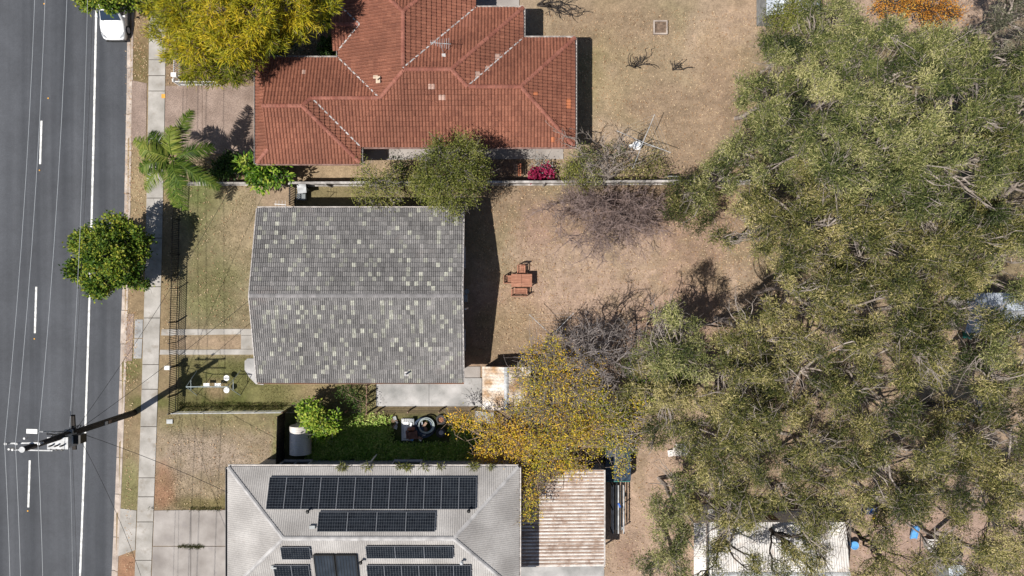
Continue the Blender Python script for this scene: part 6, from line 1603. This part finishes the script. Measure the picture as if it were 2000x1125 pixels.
# palm
pc = P(335, 309, 4.3); pbase = P(393, 333)
pal = thing("palm_tree", "green palm with long arching fronds over the footpath", "palm", (pbase[0], pbase[1], 0))
pbase = (pc[0] + .1, pc[1] - .05, 0); pal.location = (pbase[0], pbase[1], 0); WL[pal.name] = np.array(pbase, float)
B().tube([(pbase[0], pbase[1], -.1), (pbase[0] + .05, pbase[1], 1.5), (pc[0], pc[1], 4.0)], [.22, .17, .14], 12).build("trunk", M['bark_grey'], pal, True)
def frond(ax, ay, ln, rise, drop, seed, tint, parent):
    r = np.random.default_rng(seed); a = np.array((ax, ay, 0.0)); a /= np.linalg.norm(a); side = np.array((-a[1], a[0], 0)); pts = []
    n = 12
    for i in range(n + 1):
        f = i / n; pts.append(np.array((pc[0], pc[1], 4.1)) + a * ln * 1.12 * f * (1 - .12 * f) + UP * (rise * f * 2.0 - (rise * 1.2 + drop) * f * f) + side * .15 * ln * (r.random() * .2 + (seed % 5 - 2) * .06) * f * f)
    fr_ = B().tube(pts, [.035 * (1 - .8 * i / n) for i in range(n + 1)], 5).build("frond", M['bark_brown'] if False else M['leaf_palm'], parent)
    V = []; Q = []; T = []
    for i in range(54):
        f = .1 + .9 * i / 53; k = min(n - 1, int(f * n)); p = pts[k] + (pts[k + 1] - pts[k]) * (f * n - k); tan = unit(pts[k + 1] - pts[k])
        ll = .72 * math.sin(math.pi * min(1, .22 + f * .74)) ** .6 + .1
        for s_ in (-1, 1):
            d = unit(side * s_ * .85 + tan * .55 - UP * (.18 + .3 * r.random()) + r.normal(0, .10, 3)); w_ = tan * .028
            m_ = p + d * ll * .5; e = p + d * ll - UP * .10 * ll
            b0 = len(V); V += [p - w_, p + w_, m_ + w_ * 1.2, m_ - w_ * 1.2, e]
            Q += [(b0, b0 + 1, b0 + 2, b0 + 3), (b0 + 3, b0 + 2, b0 + 4)]; tt = min(1, max(0, tint + r.normal(0, .16))); T += [tt, tt]
    mobj("leaflets", raw_mesh("leaflets", V, Q, M['leaf_palm'], T), fr_)
for i, (ax, ay, ln, rise, drop, tt) in enumerate(((35, 92, 3.3, .9, .6, .5), (-50, 55, 2.4, .5, .7, .15), (-80, 40, 3.0, .6, .8, .6), (-65, -50, 3.0, .5, 1.4, .6), (-15, -85, 3.0, .6, 1.6, .55), (8, -92, 3.2, .6, 1.4, .4),
                                                  (90, -60, 3.3, .7, 1.0, .5), (70, 22, 2.6, .8, .9, .3), (45, -30, 2.2, 1.0, .7, .35), (-30, 10, 1.8, 1.3, .3, .75), (10, 50, 1.9, 1.4, .3, .7), (20, -45, 2.0, 1.2, .5, .4), (-45, -15, 2.2, 1.0, .6, .5))):
    frond(ax, ay, ln, rise, drop, 40 + i, tt, pal)

# ------------------------------------------------------------------ the gums
def gum(label, px_, py_, hgt, rad, mt, seed, dens=1.0, nl=9, bark='bark_pale', per=9.0):
    r = np.random.default_rng(seed + 77); zc = hgt - rad * .55
    c = P(px_, py_, zc); base = (c[0] + r.uniform(-.8, .8), c[1] + r.uniform(-.8, .8))
    lobes = []
    nl = max(5, int((1.22 if py_ < 560 else 1.02) * rad * rad * (.5 + .5 * dens)))
    for k in range(nl):
        a = 2 * math.pi * (k * .382 + r.random() * .10); q = math.sqrt((k + .5) / nl) * rad * .90 * r.uniform(.88, 1.1)
        lobes.append((c[0] + q * math.cos(a), c[1] + q * math.sin(a), zc + rad * .45 * (1 - (q / rad) ** 2) + r.normal(0, .8), r.uniform(.62, 1.12)))
    tree("gum_tree", label, base, lobes, 'gum', M[mt], M[bark], per=per, trunk=.17, seed=seed, dens=(.45 + .55 * dens) * (1.0 if py_ < 560 else .82), tint=((.47 if mt == 'leaf_gum' else .40) + r.normal(0, .05), .25), group="gum trees on the right", shell=.5, lim=.062, twigs=5,
         forks=2 if dens > .4 else 1, lobe_tint=.17, tw=.0115, tl=.42)
G, D_, Y = 'leaf_gum', 'leaf_gum_dry', 'leaf_gum_grey'
gums = [
    ("gum at the upper left corner of the canopy, beside the dry lawn", 1505, 165, 8, 2.6, G, 1.0), ("gum just below the green bush and pale blue shed", 1600, 110, 9, 3.2, G, 1.0),
    ("dense gum below the orange leaved tree", 1735, 150, 10.5, 3.7, G, 1.0), ("dense gum left of the grey green top corner tree", 1865, 170, 10.5, 3.7, G, 1.0),
    ("grey green gum filling the top right corner", 1960, 55, 9.5, 3.2, Y, .5), ("gum on the right edge below the grey green corner tree", 1995, 210, 10.5, 3.4, G, 1.0),
    ("low gum on the left canopy edge above the boundary fence", 1455, 290, 7.5, 2.4, G, .9), ("tall gum with bare pale fork in the upper canopy", 1580, 280, 11, 3.8, G, 1.0),
    ("tall gum with grey fork in the middle of the upper canopy", 1720, 310, 12, 3.9, G, 1.0), ("tall gum with white stacked branches right of the upper middle", 1855, 330, 12, 3.9, G, 1.0),
    ("gum at the right edge level with the upper canopy middle", 1985, 370, 11, 3.6, D_, 1.0), ("small sparse gum over the boundary fence end", 1400, 350, 5.5, 1.7, G, .6),
    ("thin gum above the pile of pale sheeting", 1470, 440, 8, 2.6, D_, .5), ("gum in the mid canopy right of the pale sheeting", 1590, 430, 10.5, 3.6, D_, .9),
    ("gum at the centre of the whole canopy", 1720, 460, 11, 3.8, D_, .95), ("gum left of the right edge in mid canopy", 1850, 480, 10.5, 3.5, D_, .9),
    ("gum at the right edge just above the blue grey roof", 1985, 500, 10, 3.0, G, .8), ("gum whose shadow falls black on the back yard dirt", 1555, 575, 9.5, 3.2, D_, .8),
    ("gum in mid canopy above the dark gap", 1680, 590, 10, 3.5, D_, .85), ("gum left of the blue grey roofed building", 1800, 610, 9.5, 3.2, D_, .8),
    ("dark olive gum nearest the back yard on its lower side", 1340, 690, 8, 2.7, G, .9), ("gum between the dark olive gum and the dark gap", 1440, 740, 9, 3.0, D_, .85),
    ("gum below the dark gap in mid canopy", 1570, 730, 9.5, 3.3, D_, .85), ("gum left of the stone fire pit", 1710, 740, 9.5, 3.3, D_, .8),
    ("gum at the right edge above the fire pit", 1960, 720, 9.5, 3.0, D_, .85), ("gum at the right edge beside the fire pit", 1975, 850, 9.5, 3.2, D_, .85),
    ("gum over the top of the carport dirt yard", 1330, 830, 8, 2.6, D_, .75), ("gum in the lower canopy above the white outbuilding, left side", 1450, 870, 9, 3.1, D_, .8),
    ("gum in the lower canopy above the white outbuilding, right side", 1590, 870, 9, 3.2, D_, .8), ("gum below the fallen log", 1730, 880, 9, 3.1, D_, .65),
    ("gum between fallen log and right edge", 1860, 920, 8.5, 2.9, D_, .65), ("sparse gum over the dirt yard beside the carport", 1315, 985, 6.5, 1.7, G, .6),
    ("gum overhanging the top left of the white outbuilding", 1420, 970, 8, 2.4, D_, .75), ("gum overhanging the top middle of the white outbuilding", 1540, 975, 8.5, 2.7, D_, .75),
    ("gum left of the striped play table", 1640, 960, 8.5, 2.6, D_, .75), ("gum between the striped play table and the blue slide", 1760, 990, 8.5, 2.6, D_, .7),
    ("gum near the right edge level with the play table", 1960, 1000, 9, 3.0, D_, .75), ("low straggly gum at the bottom edge left of the white outbuilding", 1310, 1085, 6, 1.6, G, .7),
    ("olive gum between the yellow autumn tree and the dark olive gum", 1265, 780, 6.5, 2.2, D_, .8), ("gum above the dirt yard next to the green bush", 1395, 800, 8.5, 2.6, D_, .8), ("low green gum behind the bright green bush", 1290, 700, 6.0, 1.9, G, .7),
    ("low gum over the top right of the dirt yard", 1395, 915, 7.5, 2.2, D_, .7), ("gum at the edge of the black shadow on the dirt", 1480, 650, 8.5, 2.7, D_, .75), ("small gum over the fence end beside the leafless mauve tree", 1350, 390, 4.5, 1.5, D_, .35),
    ("gum just left of the fire pit's bare patch, above the fallen log", 1790, 690, 9, 2.6, D_, .8), ("gum below right of the fallen log", 1860, 850, 8, 2.2, D_, .7), ("gum above the blue slide in the lower right", 1810, 950, 8, 2.2, D_, .75), ("small gum beside the teal cabinet", 1895, 690, 7.5, 1.9, G, .6),
    ("thin gum with dark limbs across the white roof, left", 1440, 1080, 7, 2.3, D_, .45), ("thin gum with dark limbs across the white roof, right", 1560, 1065, 7, 2.5, D_, .55),
    ("thin gum over the pink bare yard at the bottom edge", 1745, 1090, 7.5, 2.3, D_, .3), ("gum at the bottom edge right of the pink yard", 1870, 1070, 8, 2.5, D_, .5), ("gum in the bottom right corner", 1975, 1110, 8.5, 2.6, D_, .6),
]
for i, (lab, x, y, h_, r_, m_, de) in enumerate(gums):
    gum(lab, x, y, h_, r_, m_, 200 + i, de, nl=9 if r_ > 2.2 else 5, bark='bark_dark' if lab.startswith('thin gum with') or de < .4 else 'bark_pale')

# ------------------------------------------------------------------ grass, ground cover, litter
def scatter_leaves(n, boxes, r):
    out = []
    tot = sum((b[2] - b[0]) * (b[3] - b[1]) * b[4] for b in boxes)
    for x0, y0, x1, y1, wgt in boxes:
        k = int(n * (x1 - x0) * (y1 - y0) * wgt / tot); out.append(np.column_stack((r.uniform(x0, x1, k), r.uniform(y0, y1, k))))
    return np.concatenate(out)
r = np.random.default_rng(5)
px2 = scatter_leaves(26000, [(1015, 20, 1480, 350, 1), (930, 365, 1480, 700, 1.2), (1180, 830, 1420, 1120, .9), (1400, 380, 2000, 1120, .7), (258, 30, 290, 155, 2.2), (325, 20, 350, 165, 3), (245, 280, 288, 420, 1.6), (240, 600, 270, 760, 1.6), (320, 370, 350, 700, .7), (850, 310, 1120, 352, 1.6), (370, 365, 500, 640, .35), (300, 815, 550, 995, .35), (1125, 75, 1155, 285, 1.6), (245, 40, 258, 1120, 1.3), (1700, 0, 1950, 60, 2)], r)
pos = np.column_stack(((px2[:, 0] - 1000) / PPM, (562.5 - px2[:, 1]) / PPM, np.full(len(px2), .03)))
V, Q, T = leaf_quads(pos, np.tile(np.array((0, 0, 0.0)), (len(pos), 1)), 1, .012, .07, .17, .03, .075, 0, .0, 1.0, .75, (.62, .28), r)
V[:, 2] = np.abs(V[:, 2] * .4) + .022
tag(mobj("leaf_litter", raw_mesh("leaf_litter", V, Q, M['litter'], T)), "fallen dry leaves scattered over the yards", "leaf litter", kind="stuff")
def blades(name, label, n, boxes, h0, h1, w_, tint, z=0.0, mt='grass', cat="grass", lean=.5, mask=None):
    px2 = scatter_leaves(n, boxes, r)
    pos = np.column_stack(((px2[:, 0] - 1000) / PPM, (562.5 - px2[:, 1]) / PPM, np.full(len(px2), z)))
    if mask is not None:
        keep = r.random(len(pos)) < mask(pos[:, 0], pos[:, 1]); pos = pos[keep]
    N = len(pos); d = unit(UP + r.normal(0, lean, (N, 3))); h = r.uniform(h0, h1, (N, 1)); s = unit(np.cross(d, r.normal(0, 1, (N, 3)))) * w_
    Vv = np.empty((N, 3, 3)); Vv[:, 0] = pos - s; Vv[:, 1] = pos + s; Vv[:, 2] = pos + d * h
    t = np.clip(r.normal(tint[0], tint[1], N), 0, 1)
    return tag(mobj(name, raw_mesh(name, Vv.reshape(-1, 3), np.arange(N * 3).reshape(N, 3), M[mt], t)), label, cat, kind="stuff")
patch = lambda a, b: np.clip((fbm(a, b, .5, 77) - .38) * 5, .05, 1)
blades("lawn_grass", "short dry grass of the front lawns and verges", 60000, [(368, 365, 500, 640, 1), (345, 695, 500, 800, 1.2), (300, 812, 552, 996, .9), (259, 60, 290, 156, 1), (240, 700, 275, 990, 1), (320, 370, 350, 640, .7), (500, 752, 735, 800, 1.2)], .04, .10, .012, (.58, .22), -.02, mask=patch)
blades("yard_grass", "thin dry grass of the back yards", 50000, [(1020, 20, 1470, 350, 1), (905, 365, 1480, 700, .7), (1400, 380, 2000, 1000, .5)], .03, .09, .012, (.76, .17), -.02, mask=patch)
blades("weedy_fence_grass", "long green weeds along the wire fence", 5200, [(350, 786, 560, 803, 1), (305, 990, 440, 997, .8), (552, 812, 558, 905, 1), (290, 990, 300, 996, .5)], .05, .30, .016, (.36, .24), 0, cat="weeds", mask=lambda a, b: np.clip((fbm(a, b, 1.1, 31) - .40) * 6, .05, 1))
blades("driveway_weeds", "strip of green weeds in the joint of the concrete driveway", 700, [(348, 1064, 400, 1070, 1), (356, 1062, 392, 1072, .6)], .05, .2, .016, (.3, .22), 0.02, cat="weeds")
gp_ = scatter_leaves(1500, [(606, 832, 940, 897, 1), (660, 812, 770, 832, .16)], r)
gp_ = gp_[~((gp_[:, 0] > 765) & (gp_[:, 0] < 882) & (gp_[:, 1] < 868))]
gpos = np.column_stack(((gp_[:, 0] - 1000) / PPM, (562.5 - gp_[:, 1]) / PPM, r.uniform(.08, .3, len(gp_))))
V, Q, T = leaf_quads(gpos, np.tile(UP, (len(gpos), 1)), 26, .13, .10, .22, .05, .10, .5, 0, .8, .75, (.74, .24), r)
V[:, 2] = np.maximum(V[:, 2], .02)
tag(mobj("ground_cover", raw_mesh("ground_cover", V, Q, M['leaf_cover'], T)), "lush green ground cover filling the tank garden", "ground cover", kind="stuff")
